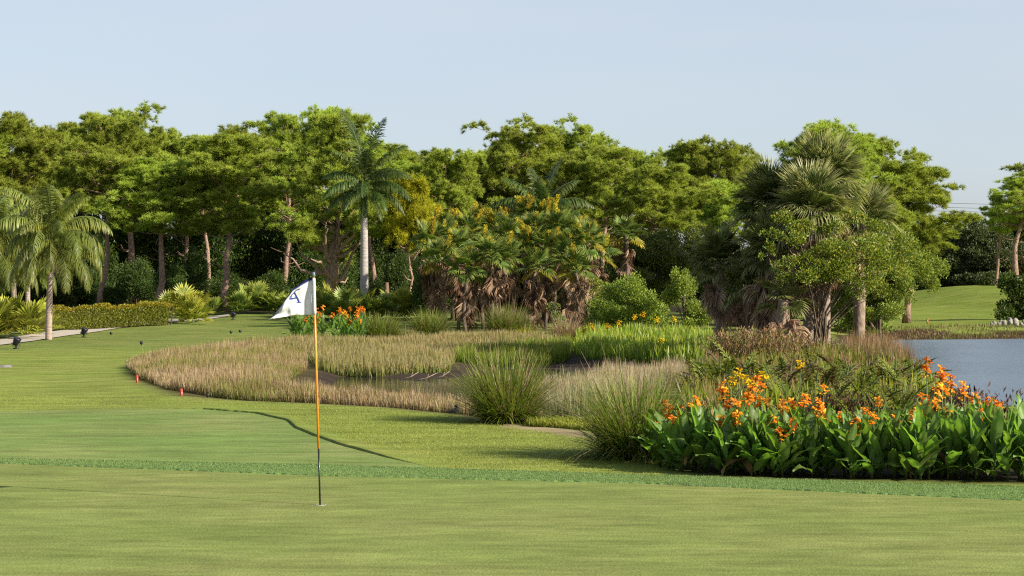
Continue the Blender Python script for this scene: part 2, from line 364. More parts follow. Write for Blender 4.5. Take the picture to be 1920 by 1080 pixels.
def loft(xs, curves, col, name, mat, label):            # curves: list of (y(x), z offset)
    m = MB(); V = []; 
    for yf, dz in curves:
        y = yf(xs); V.append(np.stack([xs, y, g(xs, y) + dz], 1))
    V = np.array(V); n = len(xs); id_ = np.arange(V.shape[0] * n).reshape(V.shape[0], n)
    q = np.stack([id_[:-1, :-1], id_[:-1, 1:], id_[1:, 1:], id_[1:, :-1]], -1).reshape(-1, 4)
    m.add(V.reshape(-1, 3), np.vstack([q[:, [0, 1, 2]], q[:, [0, 2, 3]]]), col)
    return struct(name, m.mesh(name, False), mat, label)
xs = np.linspace(-8.8, 8.8, 160)
loft(xs, [(lambda x, k=k: 3 + (low(x) - 3.0) * k, 0.006) for k in np.linspace(0, 1, 24)], (0.170, 0.214, 0.057), 'putting_green', M['green'], 'closely mown putting green in the foreground')
xs = np.linspace(-8.8, 8.8, 700); jit = rng.normal(0, .008, 700); jit2 = rng.normal(0, .012, 700)
loft(xs, [(lambda x: low(x) - 0.003 + jit, 0.003), (lambda x: low(x) + 0.002 + jit, 0.018)] + [(lambda x, k=k: low(x) + 0.01 + jit * (1 - k) + (up(x) - low(x) - 0.02 + jit2) * k, 0.021) for k in np.linspace(0, 1, 6)] + [(lambda x: up(x), 0.004)],
     (0.135, 0.215, 0.068), 'collar_strip', M['strip'], 'darker green strip of fringe turf between the two greens')
def gline(x): return np.interp(x, _glw[:, 0], _glw[:, 1])
xr = np.linspace(-9.0, _glw[-1, 0] - 0.02, 200)
loft(xr, [(lambda x, k=k: up(x) + 0.004 + (np.maximum(gline(x), up(x) + 0.01) - up(x) - 0.004) * k, 0.007) for k in np.linspace(0, 1, 16)], (0.148, 0.216, 0.057), 'rear_green', M['green'], 'second putting green beyond the fringe strip')
xl = np.linspace(-9.0, _glw[-1, 0] + 0.02, 260)
tp_ = sstep(0, 1.2, xl[-1] - xl) * (.15 + .85 * sstep(X(250, 31), X(420, 31), xl))
nzl = np.interp(np.arange(260), np.arange(0, 260, 2), rng.normal(0, 0.012, 130))
loft(xl, [(lambda x: gline(x) - 0.004 + nzl, 0.004), (lambda x: gline(x) + 0.008 + nzl, 0.004 + .024 * tp_), (lambda x: gline(x) + 0.06, 0.004 + .028 * tp_), (lambda x: gline(x) + 0.5, 0.004 + .014 * tp_), (lambda x: gline(x) + 1.1, 0.003)],
     (0.165, 0.215, 0.042), 'rough_edge', M['turf'], 'raised edge of longer grass round the second green')
# path
def sheet(P, dz, col, name, mat, label, step=0.5):
    bm = bmesh.new(); vs = [bm.verts.new((a, b, 0)) for a, b in P]
    bm.faces.new(vs); bmesh.ops.triangulate(bm, faces=bm.faces[:])
    bmesh.ops.subdivide_edges(bm, edges=bm.edges[:], cuts=6, use_grid_fill=True); bmesh.ops.triangulate(bm, faces=bm.faces[:])
    bm.verts.ensure_lookup_table(); v = np.array([w.co[:] for w in bm.verts]); v[:, 2] = g(v[:, 0], v[:, 1]) + dz
    f = [[w.index for w in fa.verts] for fa in bm.faces]; bm.verts.index_update(); f = [[w.index for w in fa.verts] for fa in bm.faces]; bm.free()
    m = MB(); m.add(v, f, col); return struct(name, m.mesh(name), mat, label)
sheet(PATHP, 0.03, (0.42, 0.37, 0.31), 'cart_path', M['path'], 'pale path along the planting at the left')
# water
def wplane(P, z, name, mat, label):
    m = MB(); c = P.mean(0); lo = P.min(0) - 2; hi = P.max(0) + 2
    m.add([(lo[0], lo[1], z), (hi[0], lo[1], z), (hi[0], hi[1], z), (lo[0], hi[1], z)], [(0, 1, 2), (0, 2, 3)], (0.03, 0.03, 0.03))
    return struct(name, m.mesh(name), mat, label)
wplane(POOL, -0.315, 'marsh_pool', M['pool'], 'shallow dark water in the marsh')
wplane(LAKE, -0.36, 'lake', M['lake'], 'rippled blue lake at the right')

# ------------------------------------------------------------------ templates
def tuft_template(n=9, L=0.25, w=0.04, spread=1.15, seed=1):
    r_ = np.random.default_rng(seed); V = []; Fc = []
    for i in range(n):
        a = r_.uniform(0, 2 * np.pi); t = spread * math.sqrt(r_.uniform(0.02, 1)); d = np.array([math.sin(t) * math.cos(a), math.cos(t), math.sin(t) * math.sin(a)])
        s_ = np.cross(d, r_.normal(size=3)); s_ /= np.linalg.norm(s_); l = L * r_.uniform(0.75, 1.15)
        V += [-s_ * w * .5, s_ * w * .5, d * l]; Fc.append((3 * i, 3 * i + 1, 3 * i + 2))
    return np.array(V), np.array(Fc)
TUFT = tuft_template()
LEAF = (np.array([(0, 0, 0), (-0.5, 0.5, 0.1), (0, 1, -0.06), (0.5, 0.5, 0.1)]) * np.array([0.6, 1, 1]), np.array([(0, 3, 2), (0, 2, 1)]))
SLIM = (np.array([(0, 0, 0), (-0.5, 0.5, 0.1), (0, 1, -0.1), (0.5, 0.5, 0.1)]) * np.array([0.28, 1, 1]), np.array([(0, 3, 2), (0, 2, 1)]))

def pad_tufts(m, c, r, n, col, tipc, scale=1.0, rr=None):
    rr = rr or rng; k6 = 6; npf = max(3, n // k6)
    u = rr.normal(size=(npf, 3)); u /= np.linalg.norm(u, axis=1)[:, None]; u[:, 2] = np.where(u[:, 2] < -0.3, -u[:, 2] * 0.7, u[:, 2])
    pc = c + u * rr.uniform(0.6, 1.12, npf)[:, None] * np.array(r) * (1 + .12 * rr.normal(size=(npf, 1))); up_ = u * np.array([.8, .8, .6]) + np.array([0, 0, .8])
    tone = rr.uniform(0.75, 1.2, npf)[:, None]; yel = rr.uniform(-.015, .03, npf)[:, None] * np.array([1, .55, 0])
    p = np.repeat(pc, k6, 0) + rr.normal(0, .07, (npf * k6, 3)); d = np.repeat(up_, k6, 0) + rr.normal(0, .75, (npf * k6, 3)); N = npf * k6
    Mx = frames(d) * (scale * rr.uniform(0.8, 1.2, N))[:, None, None]
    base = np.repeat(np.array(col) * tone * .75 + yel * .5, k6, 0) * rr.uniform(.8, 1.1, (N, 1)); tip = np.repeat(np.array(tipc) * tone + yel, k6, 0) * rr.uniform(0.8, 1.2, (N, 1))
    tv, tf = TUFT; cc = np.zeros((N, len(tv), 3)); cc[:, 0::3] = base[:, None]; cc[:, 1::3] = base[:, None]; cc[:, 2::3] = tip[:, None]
    m.inst(tv, tf, Mx, p, np.clip(cc, 0.003, 1))

def make_pine(seed, H=11.0, Wd=5.0, cb=0.5, nl=20, lean=0.0, pad=0.66, npad=100, flat=0.8, col=(0.175, 0.24, 0.036), tip=(0.46, 0.56, 0.09), fork=False):
    rr = np.random.default_rng(seed); tr = MB(); cr = MB()
    n = 10; zz = np.linspace(0, 0.97, n) * H
    wig = np.cumsum(rr.normal(0, 0.09, (n, 2)), 0); wig[:2] *= 0.3
    P = np.stack([wig[:, 0] + lean * (zz / H) ** 1.6, wig[:, 1], zz], 1)
    r0 = 0.0175 * H; rad = r0 * (1 - 0.86 * (zz / H) ** 1.15); rad[0] *= 1.3
    bc = (0.25, 0.165, 0.12); tr.tube(P, rad, 8, bc)
    def at(t): return np.array([np.interp(t * H, zz, P[:, i]) for i in range(3)])
    az = rr.uniform(0, 6.28)
    for k in range(nl):
        t = cb + (0.985 - cb) * (k + rr.uniform(0, 0.8)) / nl; s_ = (t - cb) / (1 - cb)
        prof = (0.55 + 0.9 * math.sin(math.pi * min(1, 0.22 + 0.72 * s_))) / 1.45 if flat < 0.78 else math.sin(math.pi * (0.22 + 0.66 * s_))
        L = Wd * 0.5 * prof * rr.uniform(0.7, 1.18); az += 2.4 + rr.normal(0, 0.35)
        el = 0.12 + 0.9 * s_ ** 1.2 + rr.normal(0, 0.12)
        p0 = at(t * 0.97); q = [p0]
        for j in range(4):
            a = el + (0.18 if j > 1 else -0.08) + rr.normal(0, 0.12); b = az + rr.normal(0, 0.18)
            q.append(q[-1] + L / 4 * np.array([math.cos(b) * math.cos(a), math.sin(b) * math.cos(a), math.sin(a)]))
        q = np.array(q); rb = max(0.018, r0 * 0.34 * (1 - 0.6 * s_)) * (0.6 + L / Wd)
        tr.tube(q, np.linspace(rb, 0.012, 5), 5, bc)
        npd = 3 + int(L / 0.9)
        for j in range(npd):
            f_ = rr.uniform(0.42, 1.0) if j else 1.0
            c0 = np.array([np.interp(f_ * 4, range(5), q[:, i]) for i in range(3)])
            off = rr.normal(0, 1, 3) * np.array([0.42, 0.42, 0.2]) * min(1.2, L / 2.0) + np.array([0, 0, 0.22]); c1 = c0 + off
            tr.tube([c0, (c0 + c1) / 2 + rr.normal(0, 0.04, 3), c1], [0.022, 0.016, 0.008], 4, bc)
            rp = pad * rr.uniform(0.6, 1.15)
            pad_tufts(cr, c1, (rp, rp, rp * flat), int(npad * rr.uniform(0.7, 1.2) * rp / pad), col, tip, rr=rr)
    for k in range(16):                      # foliage rounding the crown between the limbs
        s_ = rr.uniform(0.12, 1.0); a = rr.uniform(0, 6.28); rad_ = Wd * 0.5 * math.cos(s_ * 1.35) ** .6 * rr.uniform(.45, .9); p0 = at(cb + (.9 - cb) * s_ * .85)
        c1 = np.array([p0[0] + math.cos(a) * rad_, p0[1] + math.sin(a) * rad_, H * (cb + (.97 - cb) * (.2 + .8 * s_))])
        tr.tube([p0, (p0 + c1) / 2 + rr.normal(0, .08, 3), c1], [0.035, 0.024, 0.008], 4, bc)
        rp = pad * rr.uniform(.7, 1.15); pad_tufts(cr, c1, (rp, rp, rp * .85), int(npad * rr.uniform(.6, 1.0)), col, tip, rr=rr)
    for k in range(8):                       # dead snags below the crown
        t = rr.uniform(cb * 0.55, cb); p0 = at(t); a = rr.uniform(0, 6.28); L = rr.uniform(0.4, 1.2)
        tr.tube([p0, p0 + np.array([math.cos(a), math.sin(a), 0.25]) * L * .5, p0 + np.array([math.cos(a + .3), math.sin(a + .3), 0.5]) * L], [0.04, 0.028, 0.012], 4, bc)
    return tr.mesh('pine_trunk', True), cr.mesh('pine_crown')

PV = [make_pine(11, 11, 5.4, 0.58, 18), make_pine(12, 11, 4.6, 0.55, 18), make_pine(13, 11, 6.4, 0.68, 16, flat=0.75), make_pine(14, 11, 4.2, 0.58, 15),
      make_pine(15, 11, 5.6, 0.54, 20), make_pine(16, 11, 7.2, 0.64, 19, flat=0.72, lean=0.5), make_pine(17, 11, 3.6, 0.62, 12, npad=34, pad=0.5), make_pine(18, 11, 5.0, 0.45, 24, lean=-0.4)]
PW = [5.4, 4.6, 6.4, 4.2, 5.6, 7.2, 3.6, 5.0]

# px of trunk base, row of top, distance, crown width in px, variant, label
pines = [
 (-70, 225, 112, 170, 0, 'tall pine standing just outside the left edge of the picture'),
 (28, 222, 114, 165, 4, 'broad pine at the far left with its crown above the feathery palms'),
 (112, 236, 121, 140, 1, 'pine with dark inner branches between the far left pine and the twin-limbed pine'),
 (185, 228, 106, 165, 2, 'pine with bare trunk rising behind the left end of the clipped hedge'),
 (252, 213, 123, 175, 0, 'tallest round-topped pine in the left half, behind two front trunks'),
 (237, 262, 128, 110, 3, 'slender dark pine trunk between the two trunks behind the hedge'),
 (297, 296, 104, 150, 1, 'pine with pale leaning trunk behind the middle of the hedge'),
 (345, 262, 128, 130, 4, 'pine in the back row filling the dip left of the straight front pine'),
 (421, 246, 103, 170, 7, 'straight front pine with forked dead limb, right of the hedge'),
 (385, 300, 120, 100, 3, 'thin dark pine trunk just left of the straight front pine'),
 (438, 240, 133, 130, 3, 'small dark pine top peeping above the straight front pine'),
 (528, 226, 126, 150, 2, 'flat-topped umbrella pine on the skyline left of the royal palm'),
 (527, 330, 108, 110, 6, 'slim pine trunk left of the flag with lower sprays of needles'),
 (622, 216, 131, 130, 2, 'umbrella pine on the skyline directly behind the royal palm spear'),
 (760, 272, 128, 150, 1, 'pine behind the right-hand fronds of the royal palm'),
 (700, 285, 121, 140, 4, 'pine filling the gap right behind the royal palm trunk'),
 (828, 292, 120, 120, 4, 'narrow yellowish pine between royal palm and the broad umbrella pine'),
 (885, 292, 132, 140, 0, 'pine in the dip left of the broad umbrella pine'),
 (962, 254, 127, 190, 5, 'broad umbrella pine with spreading limbs above the yellow plumed palms'),
 (1050, 254, 131, 170, 5, 'right half companion of the broad umbrella pine behind the feather palm'),
 (1125, 280, 124, 140, 0, 'pine right of the feather palm in the middle of the skyline'),
 (1180, 290, 136, 130, 2, 'back-row pine where the skyline falls toward the right'),
 (1215, 322, 104, 175, 5, 'low spreading pine with a forked limb above the green shrubs'),
 (1300, 264, 133, 120, 1, 'dark open pine left of the tufted sabal palms'),
 (1345, 270, 130, 110, 0, 'dark open pine with gaps of sky, nearer the tufted sabal palms'),
 (1412, 274, 139, 90, 6, 'thin sparse pine crown against the sky left of the sabal palms'),
 (1375, 345, 118, 120, 4, 'lower pine seen between the dark open pines and the sabal palms'),
 (1550, 240, 84, 190, 0, 'pine whose top shows above the tallest sabal palm'),
 (1640, 262, 88, 170, 4, 'pine right behind the tallest sabal palm crown'),
 (1700, 305, 92, 170, 7, 'leaning pine with drooping sprays at the right of the palm group'),
 (1905, 318, 165, 110, 6, 'tall sparse pine at the right edge of the picture'),
 (1866, 352, 172, 62, 6, 'small forked pine beside the tall sparse pine at the right'),
 (1960, 300, 168, 140, 1, 'pine standing just outside the right edge'),
]
for px, top, d, cw, v, lab in pines:
    x = X(px, d); z = gz(x, d); Hh = Zt(top, d) - z; wid = cw / F * d
    s_ = Hh / 11.9; sw = wid / PW[v] * 1.15
    t = thing('pine_tree', lab, 'pine tree', (x, d, z - 0.05), random.uniform(0, 6.28) if v not in (5, 7) else random.uniform(-0.3, 0.3), (sw, sw, s_), 'pines along the skyline')
    obj('trunk', PV[v][0], M['bark'], t); obj('crown', PV[v][1], M['pine'], t)
# extra back-row pines as an even stand
bx = [-40, 70, 160, 215, 300, 400, 480, 575, 665, 725, 800, 860, 930, 1005, 1090, 1150, 1240, 1290, 1460, 1500]
by = [250, 245, 250, 248, 285, 275, 262, 255, 262, 300, 305, 310, 290, 285, 300, 320, 330, 330, 345, 320]
for i, (px, top) in enumerate(zip(bx, by)):
    d = 140 + (i * 7) % 12; v = (i * 3) % 6; x = X(px, d); z = gz(x, d); s_ = (Zt(top, d) - z) / 11.9; sw = (150 / F * d) / PW[v]
    t = thing('pine_tree', 'pine in the hindmost row of the wood, %s from the left of that row' % nth(i), 'pine tree', (x, d, z), random.uniform(0, 6.28), (sw, sw, s_), 'hindmost row of pines')
    obj('trunk', PV[v][0], M['bark'], t); obj('crown', PV[v][1], M['pine'], t)

# the gnarled spreading pine behind the royal palm, and the bright young pine
gt = make_pine(31, 9, 6.2, 0.34, 26, flat=0.5)
d = 99; x = X(622, d); z = gz(x, d)
t = thing('pine_tree', 'gnarled pine with thick twisted limbs left of the royal palm trunk', 'pine tree', (x, d, z), 0.4, (0.85, 0.85, (Zt(266, d) - z) / 9), 'pines along the skyline')
obj('trunk', gt[0], M['bark'], t); obj('crown', gt[1], M['pine'], t)
mbk = MB()
for k in range(13):
    a = k * 2.4; el = random.uniform(0.3, .95); p = np.array([0, 0, random.uniform(1.3, 3.4)]); q = [p]
    for j in range(5):
        a += random.uniform(-.5, .5); e2 = el + random.uniform(-.5, .5); q.append(q[-1] + 0.68 * np.array([math.cos(a) * math.cos(e2), math.sin(a) * math.cos(e2), math.sin(e2)]))
    mbk.tube(q, np.linspace(0.15, 0.03, 6), 6, (0.26, 0.18, 0.13))
mbk.tube([(0, 0, 0), (.03, 0, .8), (-.04, 0, 1.8), (.05, 0, 3.2), (0, 0, 4.6)], [.48, .38, .36, .25, .12], 10, (0.24, 0.165, 0.12))
obj('limb', mbk.mesh('limb', True), M['bark'], t)
yt = make_pine(32, 5, 2.6, 0.52, 22, flat=0.9, pad=0.5, npad=60, col=(0.28, 0.30, 0.022), tip=(0.58, 0.58, 0.04))
d = 97; x = X(768, d); z = gz(x, d)
t = thing('young_pine', 'bright yellow-green young pine right of the royal palm trunk', 'pine tree', (x, d, z), 0.2, (0.85, 0.85, (Zt(374, d) - z) / 5))
obj('trunk', yt[0], M['bark'], t); obj('crown', yt[1], M['pine'], t)
d = 100; x = X(725, d); z = gz(x, d)
m = MB(); m.tube([(0, 0, 0), (0.02, 0, 0.7), (0.0, 0.02, 1.45)], [0.14, 0.12, 0.10], 9, (0.16, 0.10, 0.07)); so = obj('tree_stump', m.mesh('tree_stump', True), M['bark'], None, (x, d, z + 0.1))
tag(so, 'short broken dead trunk standing right of the royal palm', 'tree stump')

# ------------------------------------------------------------------ broad-leaved plants
def lumps_leaves(m, lumps, size, dens, cols, tmpl=LEAF, up_=0.6, rr=None, inner=0.55):
    rr = rr or rng
    for (c, r) in lumps:
        c = np.array(c); r = np.array(r); area = 4 * np.pi * ((r[0] * r[1] + r[0] * r[2] + r[1] * r[2]) / 3)
        n = max(20, int(area * dens))
        u = rr.normal(size=(n, 3)); u /= np.linalg.norm(u, axis=1)[:, None]
        k = rr.uniform(inner, 1.0, n) + 0.14 * rr.normal(size=n) * (rr.uniform(size=n) < 0.4)
        lob = 1 + 0.16 * np.sin(u[:, 0] * 5 + c[0] * 3) * np.sin(u[:, 2] * 6 + c[2]) + 0.12 * np.sin(u[:, 1] * 7 + u[:, 2] * 4)
        p = c + u * (k * lob)[:, None] * r
        dd = u * 0.8 + np.array([0, 0, up_]) + rr.normal(0, 0.55, (n, 3))
        Mx = frames(dd) * (size * rr.uniform(0.6, 1.3, n))[:, None, None]
        ci = np.array(cols)[rr.integers(0, len(cols), n)] * rr.uniform(0.75, 1.2, (n, 1))
        m.inst(tmpl[0], tmpl[1], Mx, p, np.clip(ci, 0.003, 1))
def stems(m, base_r, tips, rad, col):
    for (tx, ty, tz) in tips:
        a = random.uniform(0, 6.28); b = np.array([math.cos(a) * base_r, math.sin(a) * base_r, -0.1]); e = np.array([tx, ty, tz])
        mid = np.array([tx * .12 + random.uniform(-.04, .04), ty * .12 + random.uniform(-.04, .04), tz * .4]); mid2 = mid * .5 + e * .5 + np.array([0, 0, .08 * tz])
        m.tube([b, mid, mid2, e], [rad, rad * .8, rad * .5, rad * .2], 5, col)

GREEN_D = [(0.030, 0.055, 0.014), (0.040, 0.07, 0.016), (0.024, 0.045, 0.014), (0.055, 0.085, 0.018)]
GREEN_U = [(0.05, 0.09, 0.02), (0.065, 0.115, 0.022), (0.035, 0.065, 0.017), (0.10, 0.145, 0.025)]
GREEN_M = [(0.085, 0.14, 0.022), (0.11, 0.16, 0.024), (0.07, 0.12, 0.022), (0.14, 0.18, 0.03)]
GREEN_B = [(0.17, 0.23, 0.027), (0.21, 0.25, 0.03), (0.13, 0.19, 0.027), (0.26, 0.28, 0.04)]
GREEN_L = [(0.22, 0.29, 0.04), (0.17, 0.235, 0.034), (0.28, 0.33, 0.05), (0.12, 0.18, 0.03)]
GREY_G = [(0.10, 0.135, 0.06), (0.13, 0.16, 0.075), (0.075, 0.105, 0.045), (0.17, 0.195, 0.10)]

def shrub_mesh(seed, rx, rz, size, dens, cols, nl=9, tmpl=LEAF):
    rr = np.random.default_rng(seed); m = MB(); lp = []
    for k in range(nl):
        a = rr.uniform(0, 6.28); q = math.sqrt(rr.uniform(0, 1)) * 0.62; zz = rr.uniform(0.22, 0.8)
        s_ = rr.uniform(0.3, 0.48)
        lp.append(((math.cos(a) * q * rx * (1.15 - 0.5 * zz), math.sin(a) * q * rx * (1.15 - 0.5 * zz), zz * rz), (rx * s_, rx * s_, rz * s_ * 0.62)))
    lumps_leaves(m, lp, size, dens, cols, tmpl, rr=rr)
    s2 = MB(); stems(s2, rx * 0.12, [l[0] for l in lp], 0.035, (0.10, 0.075, 0.05))
    return m.mesh('foliage'), s2.mesh('stem', True)
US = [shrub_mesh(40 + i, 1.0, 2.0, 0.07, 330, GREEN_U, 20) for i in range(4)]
# understory trees: normalised 1 m half width, 1 m height
und = []
for i in range(25): und.append((-60 + i * 62 + random.uniform(-18, 18), random.uniform(127, 133), random.uniform(4.6, 6.8), random.uniform(1.9, 2.7)))
for i in range(24): und.append((-40 + i * 66 + random.uniform(-22, 22), random.uniform(140, 147), random.uniform(6.0, 8.0), random.uniform(2.4, 3.2)))
und.sort()
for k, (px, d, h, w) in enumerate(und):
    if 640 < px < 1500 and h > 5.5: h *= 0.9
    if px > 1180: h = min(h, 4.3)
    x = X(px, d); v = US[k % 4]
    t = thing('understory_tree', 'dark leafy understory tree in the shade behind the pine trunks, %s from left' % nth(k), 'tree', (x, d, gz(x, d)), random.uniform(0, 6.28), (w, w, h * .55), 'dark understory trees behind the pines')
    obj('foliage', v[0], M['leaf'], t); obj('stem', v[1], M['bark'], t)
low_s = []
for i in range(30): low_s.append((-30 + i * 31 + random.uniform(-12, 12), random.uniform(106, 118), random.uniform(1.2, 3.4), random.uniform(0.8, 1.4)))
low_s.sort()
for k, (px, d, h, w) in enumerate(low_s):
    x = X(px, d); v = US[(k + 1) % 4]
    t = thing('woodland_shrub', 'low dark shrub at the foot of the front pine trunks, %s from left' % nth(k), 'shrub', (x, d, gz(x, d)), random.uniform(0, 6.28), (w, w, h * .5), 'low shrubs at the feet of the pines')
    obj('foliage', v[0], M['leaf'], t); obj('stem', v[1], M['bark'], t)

def leafy(name, label, cat, d, bpx, lumps, size, dens, cols, tmpl=LEAF, group=None, trunk=0.05, bark=(0.13, 0.10, 0.07), zb=None, sr=None, seed=1, mat='leaf'):
    # lumps: (px, py, half width px, half height px, depth offset m)
    rr = np.random.default_rng(seed); x = X(bpx, d); z = gz(x, d) if zb is None else zb
    t = thing(name, label, cat, (x, d, z), 0, (1, 1, 1), group)
    L = []
    for (px, py, hw, hh, dy) in lumps:
        dd = d + dy; c = (X(px, dd) - x, dy, Zt(py, dd) - z); r_ = (hw / F * dd, max(hw, hh) / F * dd * 0.8, hh / F * dd)
        # break every lump into smaller clumps
        n = max(3, int(r_[0] * r_[2] / 0.10)); n = min(n, 26)
        for k in range(n):
            u = rr.normal(size=3); u /= np.linalg.norm(u); kk = rr.uniform(0.35, 0.92)
            s_ = rr.uniform(0.26, 0.46)
            L.append((np.array(c) + u * kk * np.array(r_), np.array(r_) * s_))
    m = MB(); lumps_leaves(m, L, size, dens, cols, tmpl, rr=rr)
    obj('foliage', m.mesh('foliage'), M[mat], t)
    m = MB(); step = max(1, len(L) // 16); stems(m, trunk, [l[0] for l in L[::step]], sr or max(0.02, trunk * 0.4), bark)
    obj('stem', m.mesh('stem', True), M['bark'], t); return t

leafy('shrub', 'broad sunlit green shrub behind the left part of the yellow iris bed', 'shrub', 72, 1172, [(1135, 592, 52, 48, 0), (1190, 575, 58, 60, 0.3), (1228, 598, 34, 44, -0.3), (1160, 556, 46, 36, .6), (1170, 610, 70, 34, -.6)], 0.075, 560, GREEN_L, seed=3)
leafy('shrub', 'upright sunlit green shrub with a narrow top right of the broad shrub', 'shrub', 70, 1285, [(1280, 545, 38, 48, 0), (1275, 592, 50, 44, 0), (1308, 600, 40, 40, -.3), (1272, 512, 22, 24, 0)], 0.075, 560, GREEN_L, seed=4)
leafy('shrub', 'small pale green rounded shrub beside the dry grass tuft', 'shrub', 70, 1045, [(1045, 588, 26, 30, 0), (1040, 572, 18, 16, 0)], 0.06, 520, GREEN_B + GREY_G, seed=5)
leafy('shrub', 'bright green climber at the right foot of the skirted palms', 'shrub', 75, 1110, [(1112, 540, 22, 26, 0), (1120, 575, 26, 24, 0)], 0.09, 380, GREEN_B, seed=6)
leafy('tree', 'grey-green bushy tree behind the two sunlit shrubs', 'tree', 88, 1225, [(1215, 470, 70, 48, 0), (1265, 500, 50, 50, 0), (1170, 510, 40, 40, 0), (1290, 450, 35, 25, 1), (1200, 540, 80, 40, 0)], 0.085, 430, GREY_G + GREEN_M + GREEN_B, seed=7, trunk=0.14)
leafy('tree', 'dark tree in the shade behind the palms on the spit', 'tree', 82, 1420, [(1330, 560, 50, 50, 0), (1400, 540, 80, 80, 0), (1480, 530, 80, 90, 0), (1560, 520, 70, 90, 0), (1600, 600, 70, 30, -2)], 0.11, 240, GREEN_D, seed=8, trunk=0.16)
leafy('oak_tree', 'spreading green oak with drooping boughs left of the far fairway', 'tree', 74, 1642, [(1650, 470, 90, 60, 0), (1700, 510, 60, 50, -.5), (1600, 500, 60, 70, 0), (1640, 545, 80, 34, 0), (1745, 500, 30, 44, 0), (1752, 540, 18, 30, 0), (1560, 560, 50, 50, 0.5), (1590, 600, 50, 26, 0.5), (1680, 560, 34, 20, 0), (1630, 578, 60, 32, -.5), (1600, 612, 50, 20, -.5), (1690, 545, 46, 28, -.5), (1650, 520, 70, 40, -1)], 0.075, 520, [(.21, .26, .035), (.16, .215, .03), (.27, .30, .04), (.12, .17, .025)], seed=9, trunk=0.16, sr=.08)
leafy('broad_leaved_tree', 'glossy broad-leaved tree growing among the sabal palm trunks', 'tree', 51.5, 1535, [(1510, 440, 44, 34, -.9), (1540, 500, 60, 44, -.9), (1600, 500, 70, 60, -.7), (1665, 450, 60, 50, 0), (1660, 540, 60, 40, -.3), (1450, 430, 26, 22, -1), (1500, 420, 40, 30, -.8), (1470, 410, 26, 22, -.8), (1590, 450, 75, 50, -.5), (1640, 480, 55, 50, 0), (1560, 520, 70, 34, -.4), (1480, 500, 36, 28, -1), (1620, 420, 50, 34, 0), (1440, 470, 24, 24, -1), (1690, 500, 30, 34, .5), (1530, 470, 50, 40, -1.0), (1620, 540, 50, 34, -.2)], 0.062, 470, [(.18, .25, .03), (.13, .195, .025), (.25, .29, .035), (.09, .145, .02), (.28, .26, .03)], seed=10, trunk=0.2, sr=.03)
leafy('bank_shrub', 'dark glossy shrub on the right bank above the pale rocks', 'shrub', 95, 1905, [(1905, 565, 42, 44, 0), (1930, 545, 40, 40, 0), (1885, 590, 26, 22, 0), (1960, 570, 40, 50, 0)], 0.12, 300, GREEN_D + GREEN_M, seed=12, trunk=0.1)
leafy('grey_tree', 'large grey-green tree behind the far mound', 'tree', 178, 1840, [(1840, 470, 60, 55, 0), (1810, 500, 50, 45, 0), (1880, 490, 45, 50, 0), (1830, 415, 22, 18, 0), (1790, 470, 34, 50, 2), (1850, 530, 60, 22, -2)], 0.20, 110, GREY_G + GREY_G + GREEN_D, seed=13, trunk=0.25)
leafy('green_tree', 'yellow-green tree at the right edge behind the sparse pine', 'tree', 186, 1905, [(1880, 420, 34, 24, 0), (1920, 430, 40, 40, 0), (1940, 490, 50, 50, 0)], 0.2, 110, GREEN_B + GREEN_M, seed=14, trunk=0.25)
leafy('brown_tree', 'russet and green thicket at the right edge behind the mound', 'tree', 176, 1915, [(1910, 510, 30, 30, 0), (1950, 520, 40, 40, 0)], 0.18, 120, [(0.12, 0.06, 0.03), (0.09, 0.10, 0.03), (0.06, 0.08, 0.02)], seed=15, trunk=0.2)
leafy('dark_thicket', 'dark thicket closing the gap left of the grey-green tree', 'tree', 182, 1735, [(1740, 470, 60, 60, 0), (1700, 500, 60, 70, 0), (1780, 500, 40, 50, 0), (1660, 480, 60, 80, 0), (1700, 548, 80, 26, 0), (1780, 545, 50, 26, 0), (1900, 545, 60, 26, 0)], 0.2, 110, GREEN_D + GREEN_M, seed=16, trunk=0.25)
leafy('waterside_plant', 'leafy bright green plant under the oak at the water edge', 'plant', 78, 1640, [(1625, 605, 30, 22, 0), (1655, 612, 22, 16, 0), (1590, 615, 26, 18, 0)], 0.14, 160, GREEN_M + GREEN_B, seed=17)

# clipped hedge
d0 = 78; hx0, hx1 = X(98, d0), X(334, 84); n = 26000
m = MB(); u = rng.uniform(0, 1, n); face = rng.uniform(0, 1, n)
hx = hx0 + (hx1 - hx0) * u; hy = 74.5 + 7.5 * u; hw = 0.55
yy = np.where(face < 0.55, -hw + rng.uniform(0, .14, n), rng.uniform(-hw, hw, n)); zz = np.where(face < 0.55, rng.uniform(0.05, 0.98, n), 0.98 + rng.normal(0, 0.035, n))
ht = 0.86 + 0.05 * np.sin(u * 17) + 0.03 * np.sin(u * 41)
p = np.stack([hx, hy + yy, zz * ht + g(hx, hy)], 1); o0 = np.array([hx0, 74.5, 0.0])
dd = np.stack([rng.normal(0, .6, n), -0.4 + rng.normal(0, .5, n), 0.7 + rng.normal(0, .5, n)], 1)
new = (zz > 0.9) & (rng.uniform(size=n) < 0.75)
cc = np.where(new[:, None], np.array([0.32, 0.29, 0.03]) * rng.uniform(.6, 1.2, (n, 1)) + np.array([0.06, 0, 0]) * rng.uniform(0, 1, (n, 1)) ** 3, np.array([0.17, 0.19, 0.028]) * rng.uniform(.4, 1.4, (n, 1)))
m.inst(LEAF[0], LEAF[1], frames(dd) * rng.uniform(.05, .095, n)[:, None, None], p - o0, cc)
hd = thing('hedge', 'clipped yellow-green hedge behind the path at the left', 'hedge', tuple(o0))
obj('foliage', m.mesh('hedge_foliage'), M['leaf'], hd)
m = MB()
